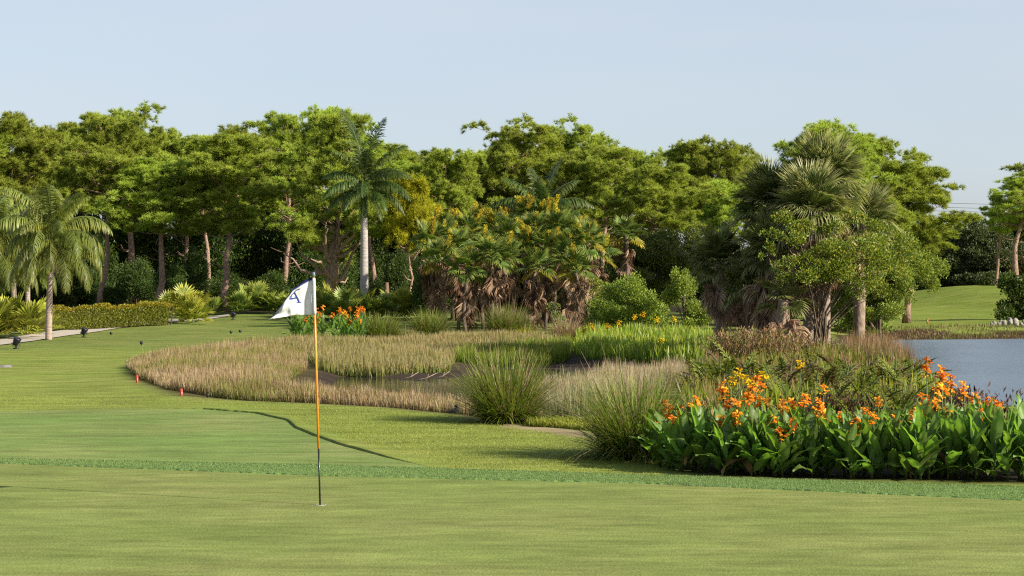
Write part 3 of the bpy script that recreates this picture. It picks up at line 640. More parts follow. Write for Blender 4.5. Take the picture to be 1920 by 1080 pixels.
for k in range(70):
    u = k / 69; xx = (hx1 - hx0) * u; yb = 7.5 * u; zg = gz(hx0 + xx, 74.5 + yb)
    m.tube([(xx, yb, zg - .05), (xx + random.uniform(-.1, .1), yb + random.uniform(-.2, .2), zg + .4), (xx + random.uniform(-.2, .2), yb + random.uniform(-.3, .3), zg + .8)], [.03, .022, .01], 5, (0.09, 0.065, 0.045))
obj('stem', m.mesh('hedge_stem', True), M['bark'], hd)

# ------------------------------------------------------------------ palms
def feather(L, el0, droop, nl=46, ll=0.62, hang=0.5, seed=1, col=(0.06, 0.10, 0.025), tip=(0.10, 0.15, 0.035), w=0.035):
    rr = np.random.default_rng(seed); m = MB(); n = 22; s_ = np.linspace(0, 1, n); el = el0 - droop * s_ ** 1.25
    dp = np.stack([np.cos(el), 0 * el, np.sin(el)], 1); P = np.vstack([[0, 0, 0], np.cumsum((dp[1:] + dp[:-1]) / 2 * L / (n - 1), 0)])
    m.tube(P, np.linspace(0.032, 0.006, n), 5, (0.12, 0.15, 0.04))
    ss = np.linspace(0.14, 0.995, nl)
    for side in (-1, 1):
        p0 = np.stack([np.interp(ss, s_, P[:, i]) for i in range(3)], 1); tg = np.stack([np.interp(ss, s_, dp[:, i]) for i in range(3)], 1)
        l = ll * (np.sin(np.pi * (0.15 + 0.8 * ss)) ** 0.8) * rr.uniform(.85, 1.12, nl)
        sd = np.array([0, side, 0]); up_ = np.cross(tg, np.array([0, 1.0, 0])); up_ *= -1
        d1 = tg * 0.45 + sd * rr.uniform(.65, 1.0, nl)[:, None] + np.array([0, 0, 1.0]) * (0.3 - 0.55 * hang) + rr.normal(0, .12, (nl, 3)); d1 /= np.linalg.norm(d1, axis=1)[:, None]
        d2 = d1 + np.array([0, 0, -1.0]) * (hang * rr.uniform(.9, 1.9, nl))[:, None]; d2 /= np.linalg.norm(d2, axis=1)[:, None]
        d3 = d2 + np.array([0, 0, -1.0]) * hang * 0.9; d3 /= np.linalg.norm(d3, axis=1)[:, None]
        a = p0; b = p0 + d1 * (l * .4)[:, None]; c = b + d2 * (l * .35)[:, None]; e = c + d3 * (l * .25)[:, None]
        wv = tg * (w / 2)
        V = np.stack([a - wv * .6, a + wv * .6, b - wv, b + wv, c - wv * .7, c + wv * .7, e], 1)
        tf = np.array([(0, 1, 3), (0, 3, 2), (2, 3, 5), (2, 5, 4), (4, 5, 6)])
        cc = np.stack([np.tile(col, (nl, 1))] * 4 + [np.tile(tip, (nl, 1))] * 3, 1) * rr.uniform(.75, 1.2, (nl, 1, 1))
        m.add(V.reshape(-1, 3), tf[None] + (np.arange(nl) * 7)[:, None, None], cc.reshape(-1, 3))
    return m.mesh('frond')
def ring_trunk(h, r0, r1, bulge=0.0, col=(0.36, 0.33, 0.29), lean=(0, 0), n=40, ring=True):
    m = MB(); z = np.linspace(0, h, n); r_ = np.interp(z, [0, h], [r0, r1]) + bulge * np.sin(np.pi * z / h)
    if ring: r_ = r_ * (1 + 0.025 * (np.arange(n) % 2))
    P = np.stack([lean[0] * (z / h) ** 1.5, lean[1] * (z / h) ** 1.5, z], 1); m.tube(P, r_, 12, col); return m.mesh('trunk', True), P[-1]

# royal palm
d = 90; x = X(683, d); z = gz(x, d); hT = Zt(408, d) - z
t = thing('royal_palm', 'tall royal palm with smooth pale ringed trunk and dark feathery crown', 'palm tree', (x, d, z))
me, tp = ring_trunk(hT, 0.175, 0.15, 0.015, (0.33, 0.30, 0.275)); obj('trunk', me, M['palmbark'], t)
m = MB(); m.tube([tp, tp + np.array([0, 0, .5]), tp + np.array([0.01, 0, 1.2]), tp + np.array([0.03, 0, 1.75])], [0.165, 0.17, 0.12, 0.05], 12, (0.09, 0.14, 0.04)); obj('crownshaft', m.mesh('crownshaft', True), M['palm'], t)
RC = (0.045, 0.085, 0.016); RT = (0.12, 0.17, 0.045)
ro = [feather(3.0, e, dr, 80, 0.88, hg, 60 + i, RC, RT, 0.042) for i, (e, dr, hg) in enumerate([(1.45, 0.5, 0.3), (1.15, 1.0, 0.7), (0.85, 1.6, 1.0), (0.5, 1.7, 1.2), (0.1, 1.45, 1.2), (-0.6, 0.8, 0.9)])]
top = tp + np.array([0.02, 0, 1.75])
for (k, az, sc) in [(0, 2.8, 1.25), (0, 0.6, 1.1), (1, 0.15, .98), (1, 1.7, .9), (1, 3.6, .8), (1, 4.9, .8), (2, 0.0, .9), (2, 5.6, .95), (2, 3.3, .8), (2, 1.2, .85), (3, 3.0, .85), (3, 3.6, .85), (3, 0.2, .9), (3, 5.9, .95), (3, 4.7, .85), (3, 1.9, .8), (4, 3.4, .8), (4, 0.1, .85), (4, 5.4, .8), (4, 4.2, .75), (5, 5.9, .6), (5, 4.6, .6)]:
    off = np.array([0, 0, -0.12 * k])
    obj('frond', ro[k], M['palm'], t, tuple(top + off), (0, 0, az + random.uniform(-.1, .1)), (sc * .9,) * 3)
# feather palm in the middle
d = 101; x = X(1018, d); z = gz(x, d)
t = thing('feather_palm', 'dark feathery palm crown in front of the broad umbrella pine', 'palm tree', (x, d, z))
me, tp = ring_trunk(Zt(400, d) - z, 0.19, 0.16, 0.01, (0.30, 0.27, 0.24)); obj('trunk', me, M['palmbark'], t)
for (k, az, sc) in [(0, 0.3, .95), (0, 2.6, .8), (1, 2.9, .95), (1, 0.5, .9), (1, 4.4, .8), (2, 3.2, 1.0), (2, 0.1, 1.0), (2, 5.4, .9), (2, 1.6, .8), (2, 2.4, .9), (3, 3.0, .95), (3, 0.3, .95), (3, 5.9, 1.0), (3, 4.0, .95), (3, 4.9, .9), (4, 3.5, .9), (4, 5.8, .9), (4, 0.2, .9), (4, 4.6, .85)]:
    obj('frond', ro[k], M['palm'], t, tuple(tp + np.array([0, 0, .1 - .05 * k])), (0, 0, az + random.uniform(-.15, .15)), (sc,) * 3)
# queen palms
qo = [feather(2.5, e, dr, 76, 0.74, hg, 80 + i, (0.13, 0.165, 0.036), (0.23, 0.26, 0.055), 0.035) for i, (e, dr, hg) in enumerate([(1.35, 1.2, 0.9), (1.1, 2.2, 1.3), (0.8, 2.5, 1.6), (0.4, 2.3, 1.7), (0.0, 1.7, 1.6)])]
qs = [(91, 67, 474, 634, 0.10, 'feathery palm with the leftmost fully visible trunk, beside the hedge'), (28, 76, 482, 620, -0.1, 'feathery palm with pale trunk left of the hedge, behind spiky shrubs'),
      (-25, 72, 480, 630, 0.15, 'feathery palm cut by the left edge of the picture'), (52, 92, 440, 600, 0.0, 'feathery palm farther back between the two left palms')]
for i, (px, d, ptop, pb, ln, lab) in enumerate(qs):
    x = X(px, d); z = gz(x, d); h = Zt(ptop, d) - z
    t = thing('queen_palm', lab, 'palm tree', (x, d, z - .03), 0, (1, 1, 1), 'feathery palms at the left')
    me, tp = ring_trunk(h, 0.115, 0.095, 0.0, (0.30, 0.235, 0.19), (ln, 0)); obj('trunk', me, M['palmbark'], t)
    m = MB(); m.tube([tp, tp + np.array([0, 0, .3]), tp + np.array([0, 0, .65])], [.11, .13, .05], 10, (0.16, 0.14, 0.05)); obj('crownshaft', m.mesh('crownshaft', True), M['palm'], t)
    for k in range(32):
        lv = min(4, int(k / 32 * 5.2))
        sc = random.uniform(.78, 1.08)
        obj('frond', qo[lv], M['palm'], t, tuple(tp + np.array([0, 0, .55 - .08 * lv])), (0, 0, k * 2.399 + i), (sc,) * 3)

def fan(Rr=0.95, pet=0.7, nseg=30, spread=2.5, droopt=0.35, fold=0.25, seed=1, col=(0.06, 0.095, 0.03), tip=(0.11, 0.14, 0.045), pdroop=0.15, wf=1.0):
    rr = np.random.default_rng(seed); m = MB()
    P = np.array([(0, 0, 0), (pet * .5, 0, 0.02), (pet, 0, -pdroop * pet)]); m.tube(P, [.022, .016, .012], 5, np.array(col) * 1.5)
    c = P[-1]; tg = np.array([1, 0, -pdroop * 1.2]); tg /= np.linalg.norm(tg); sd = np.array([0, 1.0, 0]); nm = np.cross(tg, sd)
    if nm[2] < 0: nm = -nm
    for i in range(nseg):
        a = -spread + 2 * spread * i / (nseg - 1) + rr.normal(0, .03); l = Rr * (1 - 0.32 * abs(a) / math.pi) * rr.uniform(.88, 1.06)
        dr = tg * math.cos(a) + sd * math.sin(a) + nm * fold * abs(math.sin(a)); dr /= np.linalg.norm(dr)
        pr = np.cross(nm, dr); pr /= np.linalg.norm(pr); w = l * spread / nseg * 0.62 * wf
        d2 = dr + np.array([0, 0, -1]) * droopt * rr.uniform(.6, 1.6) - nm * droopt * .4; d2 /= np.linalg.norm(d2)
        mid = c + dr * l * .55; mid2 = mid + d2 * l * .25; d3 = d2 + np.array([0, 0, -1]) * droopt; d3 /= np.linalg.norm(d3); tipp = mid2 + d3 * l * .22
        V = [c, mid - pr * w + nm * .01, mid + pr * w + nm * .01, mid - nm * .02, mid2 - pr * w * .5, mid2 + pr * w * .5, tipp]
        f = [(0, 3, 1), (0, 2, 3), (1, 3, 4), (3, 5, 4), (3, 2, 5), (4, 5, 6)]; k = rr.uniform(.75, 1.2)
        m.add(V, f, np.array([col] * 4 + [tip] * 3) * k)
    return m.mesh('fan_leaf')
def dead_fan(seed, Rr=0.9, col=(0.27, 0.185, 0.12)):
    return fan(Rr, 0.45, 22, 1.15, 0.5, 0.9, seed, np.array(col), np.array(col) * 1.35, 0.6, 1.0)
SB = [fan(1.05, 0.62, 44, 2.1, dr, fo, 100 + i, (0.11, 0.15, 0.038), (0.36, 0.36, 0.15), 0.1, 0.62) for i, (dr, fo) in enumerate([(0.05, .3), (0.18, .3), (0.4, .35), (0.6, .4)])]  # sabal fans; sunlight on the tips is put into the pale tip colour
DB = [dead_fan(110 + i) for i in range(3)]
def sabal(label, px, d, crown_py, base_py, r=0.17, nf=30, nd=16, sc=1.0, skirt=0.7, lean=0, skirt_drop=0.55, col=(0.22, 0.17, 0.13)):
    sc *= 0.84; nf = int(nf * 1.25); nd = int(nd * 1.3)
    x = X(px, d); z = gz(x, d); h = Zt(crown_py, d) - z
    t = thing('sabal_palm', label, 'palm tree', (x, d, z - .03), 0, (1, 1, 1), 'sabal palms on the spit by the lake')
    me, tp = ring_trunk(h, r * 1.15, r, 0, col, (lean, 0), 30); obj('trunk', me, M['bark'], t)
    for k in range(nf):
        u = (k + .5) / nf; el = 1.45 - 1.9 * u + random.uniform(-.12, .12); lv = min(3, int(u * 4)); s_ = sc * random.uniform(.82, 1.1)
        obj('fan_leaf', SB[lv], M['palm'], t, tuple(tp + np.array([0, 0, .12 - .28 * u])), (random.uniform(-.4, .4), -el, k * 2.399), (s_,) * 3)
    for k in range(nd):
        s_ = sc * random.uniform(.7, 1.05) * skirt / .7; zz = -0.12 - min(skirt_drop * 1.9, h * .55) * random.random() * sc
        obj('dead_leaf', DB[k % 3], M['dead'], t, tuple(tp + np.array([0, 0, zz])), (random.uniform(-.3, .3), random.uniform(.55, 1.15), k * 2.399 + random.uniform(-.3, .3)), (s_,) * 3)
    return t
sabal('tallest sabal palm with upright fan leaves and a bare straight trunk, right of the pair', 1545, 53.5, 345, 655, 0.155, 44, 34, 1.12, .75, -.02, .9)
sabal('sabal palm with slimmer grey trunk left of the tallest one', 1517, 52.0, 395, 665, 0.135, 38, 34, 1.0, .8, .0, .9)
sabal('sabal palm leaning left with spiky fans against the sky', 1470, 54.5, 385, 655, 0.13, 36, 30, 1.05, .7, -.35, .7)
sabal('sabal palm with ragged brown skirt and bare trunk behind the iris bed', 1352, 55.0, 490, 640, 0.125, 26, 22, .85, .85, -.04, .55)
sabal('short sabal palm with drooping dark fans between two skirted palms', 1402, 54.0, 535, 640, 0.13, 22, 14, .75, .7, 0, .3)
sabal('sabal palm hung with dead fans behind the brown bush', 1445, 53.0, 470, 650, 0.15, 26, 26, .9, .9, .05, 1.0)
sabal('low sabal palm with pale torn dead fans beside the brown bush', 1462, 51.0, 560, 655, 0.14, 10, 20, .7, 1.0, .1, .35)
sabal('sabal palm with yellowing fans at the right of the group', 1610, 55.5, 420, 650, 0.15, 28, 14, .95, .7, .1, .6)

# skirted thicket palms with yellow plumes
PP = [fan(0.62, 0.42, 26, 2.0, dr, fo, 130 + i, (0.10, 0.16, 0.032), (0.25, 0.29, 0.06), 0.15, 0.8) for i, (dr, fo) in enumerate([(0.08, .3), (0.3, .3), (0.55, .4)])]
YP = fan(0.6, 0.4, 24, 1.9, .4, .4, 140, (0.24, 0.21, 0.03), (0.36, 0.28, 0.04), .2, .9)
DD = [dead_fan(115 + i, .9, (.12, .075, .045)) for i in range(3)]
def plume(seed):
    rr = np.random.default_rng(seed); m = MB(); m.tube([(0, 0, 0), (.03, 0, .6), (.1, 0, 1.25)], [.015, .012, .006], 4, (0.25, 0.2, 0.04))
    n = 260; s_ = rr.uniform(.3, 1, n); a = rr.uniform(0, 6.28, n); r_ = (0.02 + 0.07 * np.sin(np.pi * (s_ - .3) / .75)) * rr.uniform(.2, 1, n)
    p = np.stack([.1 * s_ + r_ * np.cos(a), r_ * np.sin(a), 1.3 * s_ + 0.06], 1)
    dd = np.stack([np.cos(a), np.sin(a), 1 + 0 * a], 1) + rr.normal(0, .3, (n, 3))
    m.inst(LEAF[0], LEAF[1], frames(dd) * rr.uniform(.06, .11, n)[:, None, None], p, np.array([0.58, 0.42, 0.04]) * rr.uniform(.5, 1.25, (n, 1)) + np.array([-.1, .06, 0]) * rr.uniform(0, 1, (n, 1)))
    return m.mesh('flower_plume')
PL = [plume(150 + i) for i in range(3)]
tp_list = [(812, 80, 452), (838, 82, 440), (858, 78, 458), (885, 83, 432), (905, 79, 450), (930, 84, 420), (945, 78, 462), (962, 82, 436), (985, 80, 450), (1003, 84, 424), (1022, 79, 455), (1040, 82, 432), (1058, 78, 470), (1075, 81, 445), (1098, 78, 452), (1112, 80, 466), (870, 86, 424), (1180, 84, 436), (825, 85, 425), (850, 87, 415), (900, 87, 412), (948, 88, 405), (980, 88, 415), (1020, 88, 410), (1055, 87, 420), (1088, 86, 428), (822, 77, 480), (878, 76, 488), (925, 76, 482), (1000, 76, 486), (1085, 76, 484)]
order = sorted(range(len(tp_list)), key=lambda i: tp_list[i][0])
for rank, i in enumerate(order):
    px, d, cy = tp_list[i]; cy += random.uniform(-14, 22); px += random.uniform(-5, 5) * (px != 1180); x = X(px, d); z = gz(x, d); h = Zt(cy, d) - z - .1
    lab = ('fan palm standing apart right of the yellow-plumed palm thicket' if px == 1180 else 'thin-trunked fan palm with brown skirt in the yellow-plumed thicket, %s from left' % nth(rank))
    t = thing('thicket_palm', lab, 'palm tree', (x, d, z), random.uniform(0, 6.28), (1, 1, 1), 'palms of the yellow-plumed thicket')
    m = MB(); zz = np.linspace(0, h, 8); m.tube(np.stack([np.cumsum(rng.normal(0, .03, 8)), np.cumsum(rng.normal(0, .03, 8)), zz], 1), np.full(8, .075), 7, (0.13, 0.095, 0.075)); tm = m.mesh('trunk', True); tp = np.array([tm.vertices[7 * 7].co.x, tm.vertices[7 * 7].co.y, h])
    obj('trunk', tm, M['bark'], t)
    for k in range(15):
        u = (k + .5) / 15; el = 1.35 - 1.75 * u; s_ = random.uniform(.8, 1.1)
        obj('fan_leaf', YP if (k > 11 and random.random() < .5) else PP[min(2, int(u * 3))], M['palm'], t, tuple(tp + np.array([0, 0, .1 - .2 * u])), (random.uniform(-.4, .4), -el, k * 2.399), (s_,) * 3)
    for k in range(15):
        s_ = random.uniform(.55, .95)
        obj('dead_leaf', DD[k % 3] if k % 5 > 1 else DB[k % 3], M['dead'], t, tuple(tp + np.array([0, 0, -.12 - min(1.5, h * .6) * random.random() ** 1.3])), (random.uniform(-.3, .3), random.uniform(.8, 1.3), k * 2.399), (s_,) * 3)
    if px != 1180:
        for k in range(random.choice([2, 3, 4, 6]) if cy < 475 else 1):
            obj('flower_plume', PL[k % 3], M['petal'], t, tuple(tp + np.array([random.uniform(-.15, .15), random.uniform(-.25, .1), -.2])), (random.uniform(-.35, .35), random.uniform(-.1, .45), random.uniform(0, 6.28)), (random.uniform(.65, 1.0),) * 3)
# dark stems inside the thicket
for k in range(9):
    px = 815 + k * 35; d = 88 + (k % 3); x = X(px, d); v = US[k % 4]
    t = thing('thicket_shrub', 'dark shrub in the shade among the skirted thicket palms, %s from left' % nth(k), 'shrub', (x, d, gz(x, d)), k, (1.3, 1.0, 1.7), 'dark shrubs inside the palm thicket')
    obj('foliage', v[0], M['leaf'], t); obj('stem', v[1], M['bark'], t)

# saw palmettos
SP = [fan(0.5, 0.45, 18, 2.0, dr, fo, 160 + i, (0.13, 0.19, 0.034), (0.28, 0.32, 0.06), 0.1, 1.2) for i, (dr, fo) in enumerate([(0.05, .3), (.2, .35)])]
SY = [fan(0.5, 0.45, 18, 2.0, dr, fo, 165 + i, (0.23, 0.26, 0.03), (0.42, 0.42, 0.06), 0.1, 1.1) for i, (dr, fo) in enumerate([(0.05, .3), (.2, .35)])]
spm = [(12, 70, 1.35, 1), (48, 69, 1.3, 1), (-20, 68, 1.3, 1), (75, 72, 1.0, 1), (345, 86, 1.5, 1), (362, 84, 1.0, 1), (322, 90, 1.1, 0), (450, 97, 1.0, 0), (478, 98, 1.3, 0), (500, 98, 1.1, 0), (520, 97, 1.0, 0), (398, 97, .9, 0), (600, 90, 1.25, 0), (628, 92, 1.3, 1), (655, 88, 1.2, 0), (680, 90, 1.3, 1), (708, 88, 1.2, 0), (735, 92, 1.3, 0), (760, 90, 1.2, 1), (790, 92, 1.1, 0), (572, 92, 1.2, 0), (548, 96, 1.0, 0)]
for rank, (px, d, s0, ye) in enumerate(sorted(spm)):
    x = X(px, d); t = thing('saw_palmetto', '%s fan-leaved palmetto shrub, %s from the left along the lawn edge' % ('yellowish' if ye else 'green', nth(rank)), 'palmetto', (x, d, gz(x, d)), random.uniform(0, 6.28), (s0,) * 3, 'palmettos along the lawn edge')
    for k in range(20):
        u = (k + .5) / 20; el = 1.4 - 1.2 * u
        obj('fan_leaf', (SY if ye else SP)[k % 2], M['palm'], t, (0.12 * math.cos(k * 2.4), 0.12 * math.sin(k * 2.4), 0.1 + .35 * (1 - u) * random.random()), (random.uniform(-.4, .4), -el, k * 2.399), (random.uniform(.8, 1.15),) * 3)

# ------------------------------------------------------------------ grasses
def clump_mesh(seed, n, L, r0, w, cols_b, cols_t, dry=0.2, thmax=1.0, bend=1.2, nseg=6):
    rr = np.random.default_rng(seed); m = MB(); a = rr.uniform(0, 6.28, n); q = np.sqrt(rr.uniform(0, 1, n)) * r0
    base = np.stack([np.cos(a) * q, np.sin(a) * q, -0.03 + 0 * a], 1); az = a + rr.normal(0, .6, n)
    th = thmax * rr.uniform(0.02, 1, n) ** 0.9; l = L * rr.uniform(.45, 1.1, n); be = bend * rr.uniform(.2, 1.0, n) * (.35 + th)
    cb = np.array(cols_b)[rr.integers(0, len(cols_b), n)] * rr.uniform(.8, 1.2, (n, 1)); ct = np.array(cols_t)[rr.integers(0, len(cols_t), n)] * rr.uniform(.8, 1.2, (n, 1))
    dr = rr.uniform(size=n) < dry; cb[dr] = np.array([0.27, 0.21, 0.12]) * rr.uniform(.7, 1.2, (dr.sum(), 1)); ct[dr] = np.array([0.36, 0.27, 0.16]) * rr.uniform(.7, 1.2, (dr.sum(), 1))
    m.blades(base, az, th, be, l, w * rr.uniform(.7, 1.2, n), nseg, cb, ct); return m
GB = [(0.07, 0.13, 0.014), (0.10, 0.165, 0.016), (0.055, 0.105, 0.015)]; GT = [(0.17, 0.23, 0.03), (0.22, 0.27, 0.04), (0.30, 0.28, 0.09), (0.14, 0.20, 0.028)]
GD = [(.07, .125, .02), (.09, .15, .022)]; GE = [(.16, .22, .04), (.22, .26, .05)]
def grass_clump(label, px, d, h, r0, n, w, seed, dry=.2, gb=GB, gt_=GT, thmax=1.05, bend=1.25, seeds=0):
    x = X(px, d); t = thing('grass_clump', label, 'grass clump', (x, d, gz(x, d)), 0, (1, 1, 1), 'clumps of tall ornamental grass')
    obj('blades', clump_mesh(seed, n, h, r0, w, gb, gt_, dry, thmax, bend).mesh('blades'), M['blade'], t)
    if seeds:
        m = clump_mesh(seed + 1, seeds, h * 1.25, r0, w * .45, [(0.3, .23, .12)], [(0.42, .31, .18)], 1.0, .8, .5); obj('seed_stalks', m.mesh('seed_stalks'), M['dead'], t)
    return t
grass_clump('large fountain-like grass clump standing alone at the marsh edge', 952, 28.9, 1.12, 0.26, 1900, 0.019, 200, .10, seeds=60)
grass_clump('larger grass clump touching the left end of the orange flower bed', 1195, 23.2, 1.15, 0.30, 2300, 0.017, 201, .12, seeds=55, thmax=1.2, bend=1.4)
grass_clump('rounded green grass clump right of the distant orange flowers', 714, 67, 1.05, .38, 2000, 0.034, 202, .06, thmax=1.05, gb=GD, gt_=GE)
grass_clump('small grass clump between the distant flowers and the rounded clump', 690, 68, .9, .28, 1000, 0.03, 203, .1, thmax=.95, gb=GD, gt_=GE)
grass_clump('pale green grass clump at the left end of the bare patch', 806, 70, 1.05, .34, 1600, 0.032, 204, .15, thmax=.95, gb=GD, gt_=GE)
grass_clump('low tuft beside the pale green clump', 762, 67, .55, .28, 500, 0.025, 205, .4, thmax=.9)
grass_clump('tall reddish-based grass clump in front of the skirted palms', 952, 70, 1.2, .38, 2000, 0.034, 206, .18, thmax=1.0, gb=GD, gt_=GE, seeds=90)
grass_clump('dry grey-brown grass tuft left of the iris bed', 1062, 66, .95, .3, 800, 0.022, 207, 1.0, thmax=1.0)
grass_clump('small yellow-green tuft at the right foot of the reddish clump', 985, 67, .55, .22, 350, 0.03, 208, .0, gb=[(.2, .22, .02)], gt_=[(.32, .3, .03)])
grass_clump('low blue-green tuft on the bare patch', 905, 64, .3, .35, 400, 0.02, 209, .1)
grass_clump('dry pale grass tuft behind the short sabal palm', 1425, 57, .9, .3, 500, .02, 210, .9)
grass_clump('small green tuft at the left tip of the marsh', 283, 50, .4, .16, 260, .016, 211, .05)

def scatter(P, n, extra=None):
    lo = P.min(0); hi = P.max(0); out = np.zeros((0, 2))
    while len(out) < n:
        c = rng.uniform(lo, hi, (n * 3, 2)); c = c[inside(P, c[:, 0], c[:, 1])]; out = np.vstack([out, c])
    return out[:n]
def field(name, label, cat, P, n, L, w, thm, cb, ct, mat, nseg=2, lanc=False, var=.42, shape=None, bend=.5, parent=None):
    p = scatter(P, n); z = g(p[:, 0], p[:, 1]); m = MB(); cb = np.array(cb); ct = np.array(ct)
    pn = 0.5 + .5 * np.sin(p[:, 0] * .9 + 2 * np.sin(p[:, 1] * .35)) * np.sin(p[:, 1] * .6 + 1.5 * np.sin(p[:, 0] * .5)); pn = np.clip(pn + rng.normal(0, .22, n), 0, .999)
    pq = .5 + .5 * np.sin(p[:, 0] * 2.9 + 2.2 * np.sin(p[:, 1] * 1.3)) * np.sin(p[:, 1] * 2.1 + 2 * np.sin(p[:, 0] * 1.7)); ib = (pn * len(cb)).astype(int); l = L * rng.uniform(.45, 1.2, n) * (0.62 + .3 * pn + .45 * pq)
    if shape is not None: l = l * shape(p)
    c1 = cb[ib] * rng.uniform(1 - var, 1 + var, (n, 1)); c2 = ct[(pn * len(ct)).astype(int)] * rng.uniform(1 - var, 1 + var, (n, 1))
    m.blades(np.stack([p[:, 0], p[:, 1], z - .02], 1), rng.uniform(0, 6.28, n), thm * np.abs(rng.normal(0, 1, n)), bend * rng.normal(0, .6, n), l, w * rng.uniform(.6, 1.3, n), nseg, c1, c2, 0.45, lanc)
    o = obj(name, m.mesh(name), mat); return tag(o, label, cat, None, 'stuff')
edge1 = lambda p: .55 + .45 * sstep(0, 1.2, sdist(M1, p[:, 0], p[:, 1]))
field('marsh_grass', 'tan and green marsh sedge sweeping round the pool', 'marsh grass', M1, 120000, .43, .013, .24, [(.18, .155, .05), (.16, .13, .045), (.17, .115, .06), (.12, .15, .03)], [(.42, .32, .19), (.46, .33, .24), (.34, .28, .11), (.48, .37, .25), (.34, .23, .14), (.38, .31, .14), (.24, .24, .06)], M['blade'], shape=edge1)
field('back_sedge', 'band of green and tan sedge behind the marsh water', 'marsh grass', M2, 46000, .33, .019, .22, [(.12, .19, .024), (.10, .165, .024), (.16, .20, .036)], [(.34, .29, .12), (.42, .31, .19), (.24, .24, .065), (.38, .29, .15)], M['blade'])
gs = poly([(845, 672), (1000, 674), (1068, 668), (1070, 650), (990, 655), (880, 662)], -.1)
field('green_sedge', 'bright green sedge at the right end behind the mud', 'marsh grass', gs, 9000, .42, .02, .14, [(.09, .16, .015)], [(.17, .24, .025), (.22, .26, .04)], M['blade'])
gs = poly([(1020, 780), (1080, 782), (1160, 776), (1250, 742), (1300, 718), (1240, 712), (1130, 720), (1040, 728), (1010, 750)], -.05)
field('grey_reeds', 'grey-green reeds between the two large grass clumps', 'reeds', gs, 20000, .46, .011, .16, [(.11, .14, .06), (.16, .15, .08)], [(.24, .24, .13), (.38, .30, .20), (.44, .33, .23)], M['blade'])
gs = poly([(985, 790), (1060, 790), (1150, 795), (1160, 812), (1110, 808), (1040, 802), (990, 800)])
field('ground_cover', 'bright yellow-green low weeds beside the sandy edge', 'weeds', gs, 9000, .10, .022, .5, [(.17, .21, .02)], [(.28, .29, .03), (.22, .25, .03)], M['blade'], 2, True)
field('iris_bed', 'dense bed of upright yellow-green iris leaves by the mud', 'iris', IRIS, 13000, .45, .042, .24, [(.07, .12, .012), (.09, .14, .015)], [(.22, .25, .035), (.11, .155, .022), (.32, .31, .06), (.16, .2, .03)], M['canna'], 3, True)
gs = poly([(1580, 690), (1640, 712), (1715, 712), (1705, 690), (1670, 668), (1590, 668)], -.05)
field('lake_reeds', 'brown-tipped rushes at the lake edge right of the palms', 'reeds', gs, 5000, .66, .014, .2, [(.07, .095, .04)], [(.13, .13, .06), (.26, .14, .08), (.30, .17, .09)], M['blade'])
gs = poly([(560, 640), (680, 643), (900, 637), (1010, 640), (1000, 646), (850, 650), (560, 655), (470, 662), (400, 668), (470, 652)])
field('dry_margin_grass', 'thin dry grass along the back margin of the marsh', 'marsh grass', gs, 9000, .3, .016, .2, [(.17, .16, .05)], [(.36, .27, .14), (.30, .25, .1)], M['blade'])
# short turf blades
def turf_blades(name, label, pts, L, w, cb, ct):
    n = len(pts); m = MB(); z = g(pts[:, 0], pts[:, 1])
    m.blades(np.stack([pts[:, 0], pts[:, 1], z + (.018 if name == 'collar_blades' else 0.0)], 1), rng.uniform(0, 6.28, n), np.abs(rng.normal(0, .5, n)), .4, L * rng.uniform(.5, 1.2, n), w, 1, np.array(cb) * rng.uniform(.8, 1.2, (n, 1)), np.array(ct) * rng.uniform(.75, 1.25, (n, 1)))
    o = obj(name, m.mesh(name), M['blade']); return tag(o, label, 'grass', None, 'stuff')
n = 90000; xx = rng.uniform(-7, 7, n); tt = rng.uniform(0, 1, n); pts = np.stack([xx, low(xx) + .01 + (up(xx) - low(xx) - .02) * tt], 1)
turf_blades('collar_blades', 'short upright grass of the fringe strip', pts, .016, .005, (.15, .24, .08), (.20, .30, .10))
n = 330000; pts = np.stack([rng.uniform(-9.5, 4.5, n), 21 + 19 * rng.uniform(0, 1, n) ** .9], 1)
ok = (np.abs(pts[:, 0]) < pts[:, 1] * .27) & ~inside(BASIN, pts[:, 0], pts[:, 1]) & ~inside(SAND, pts[:, 0], pts[:, 1]) & ~inside(BED, pts[:, 0], pts[:, 1]) & (pts[:, 1] > up(pts[:, 0]) + .02) & (rng.uniform(0, 1, n) > sstep(25, 39, pts[:, 1]))
ok &= ~((pts[:, 0] < _glw[-1, 0]) & (pts[:, 1] < gline(pts[:, 0]) + 0.02)); pts = pts[ok]
turf_blades('rough_grass', 'mown rough grass between the second green and the marsh', pts, .020, .005, (.20, .24, .045), (.29, .32, .065))

# ------------------------------------------------------------------ cannas
def canna_leaf(L, w, bend, seed, fold=.25):
    rr = np.random.default_rng(seed); m = MB(); n = 8; s_ = np.linspace(0, 1, n); a = -bend * s_ ** 1.6
    P = np.vstack([[0, 0, 0], np.cumsum(np.stack([np.cos(a), 0 * a, np.sin(a)], 1)[1:] * L / (n - 1), 0)])
    nm = np.stack([-np.sin(a), 0 * a, np.cos(a)], 1); hw = w / 2 * np.sin(np.pi * np.clip(.06 + .94 * s_, 0, 1)) ** .75 * (1.12 - .35 * s_) + .004
    V = []; wav = .012 * np.sin(s_ * 14 + seed)
    for i in range(n):
        for k in (-1, -.5, 0, .5, 1): V.append(P[i] + np.array([0, hw[i] * k, 0]) + nm[i] * (fold * hw[i] * abs(k) + wav[i] * k))
    f = []
    for i in range(n - 1):
        for k in range(4): p = i * 5 + k; f += [(p, p + 1, p + 6), (p, p + 6, p + 5)]
    c = np.tile((0.115, 0.205, 0.045), (len(V), 1)); c[2::5] = (.18, .27, .08)
    m.add(V, f, c); return m.mesh('leaf', True)
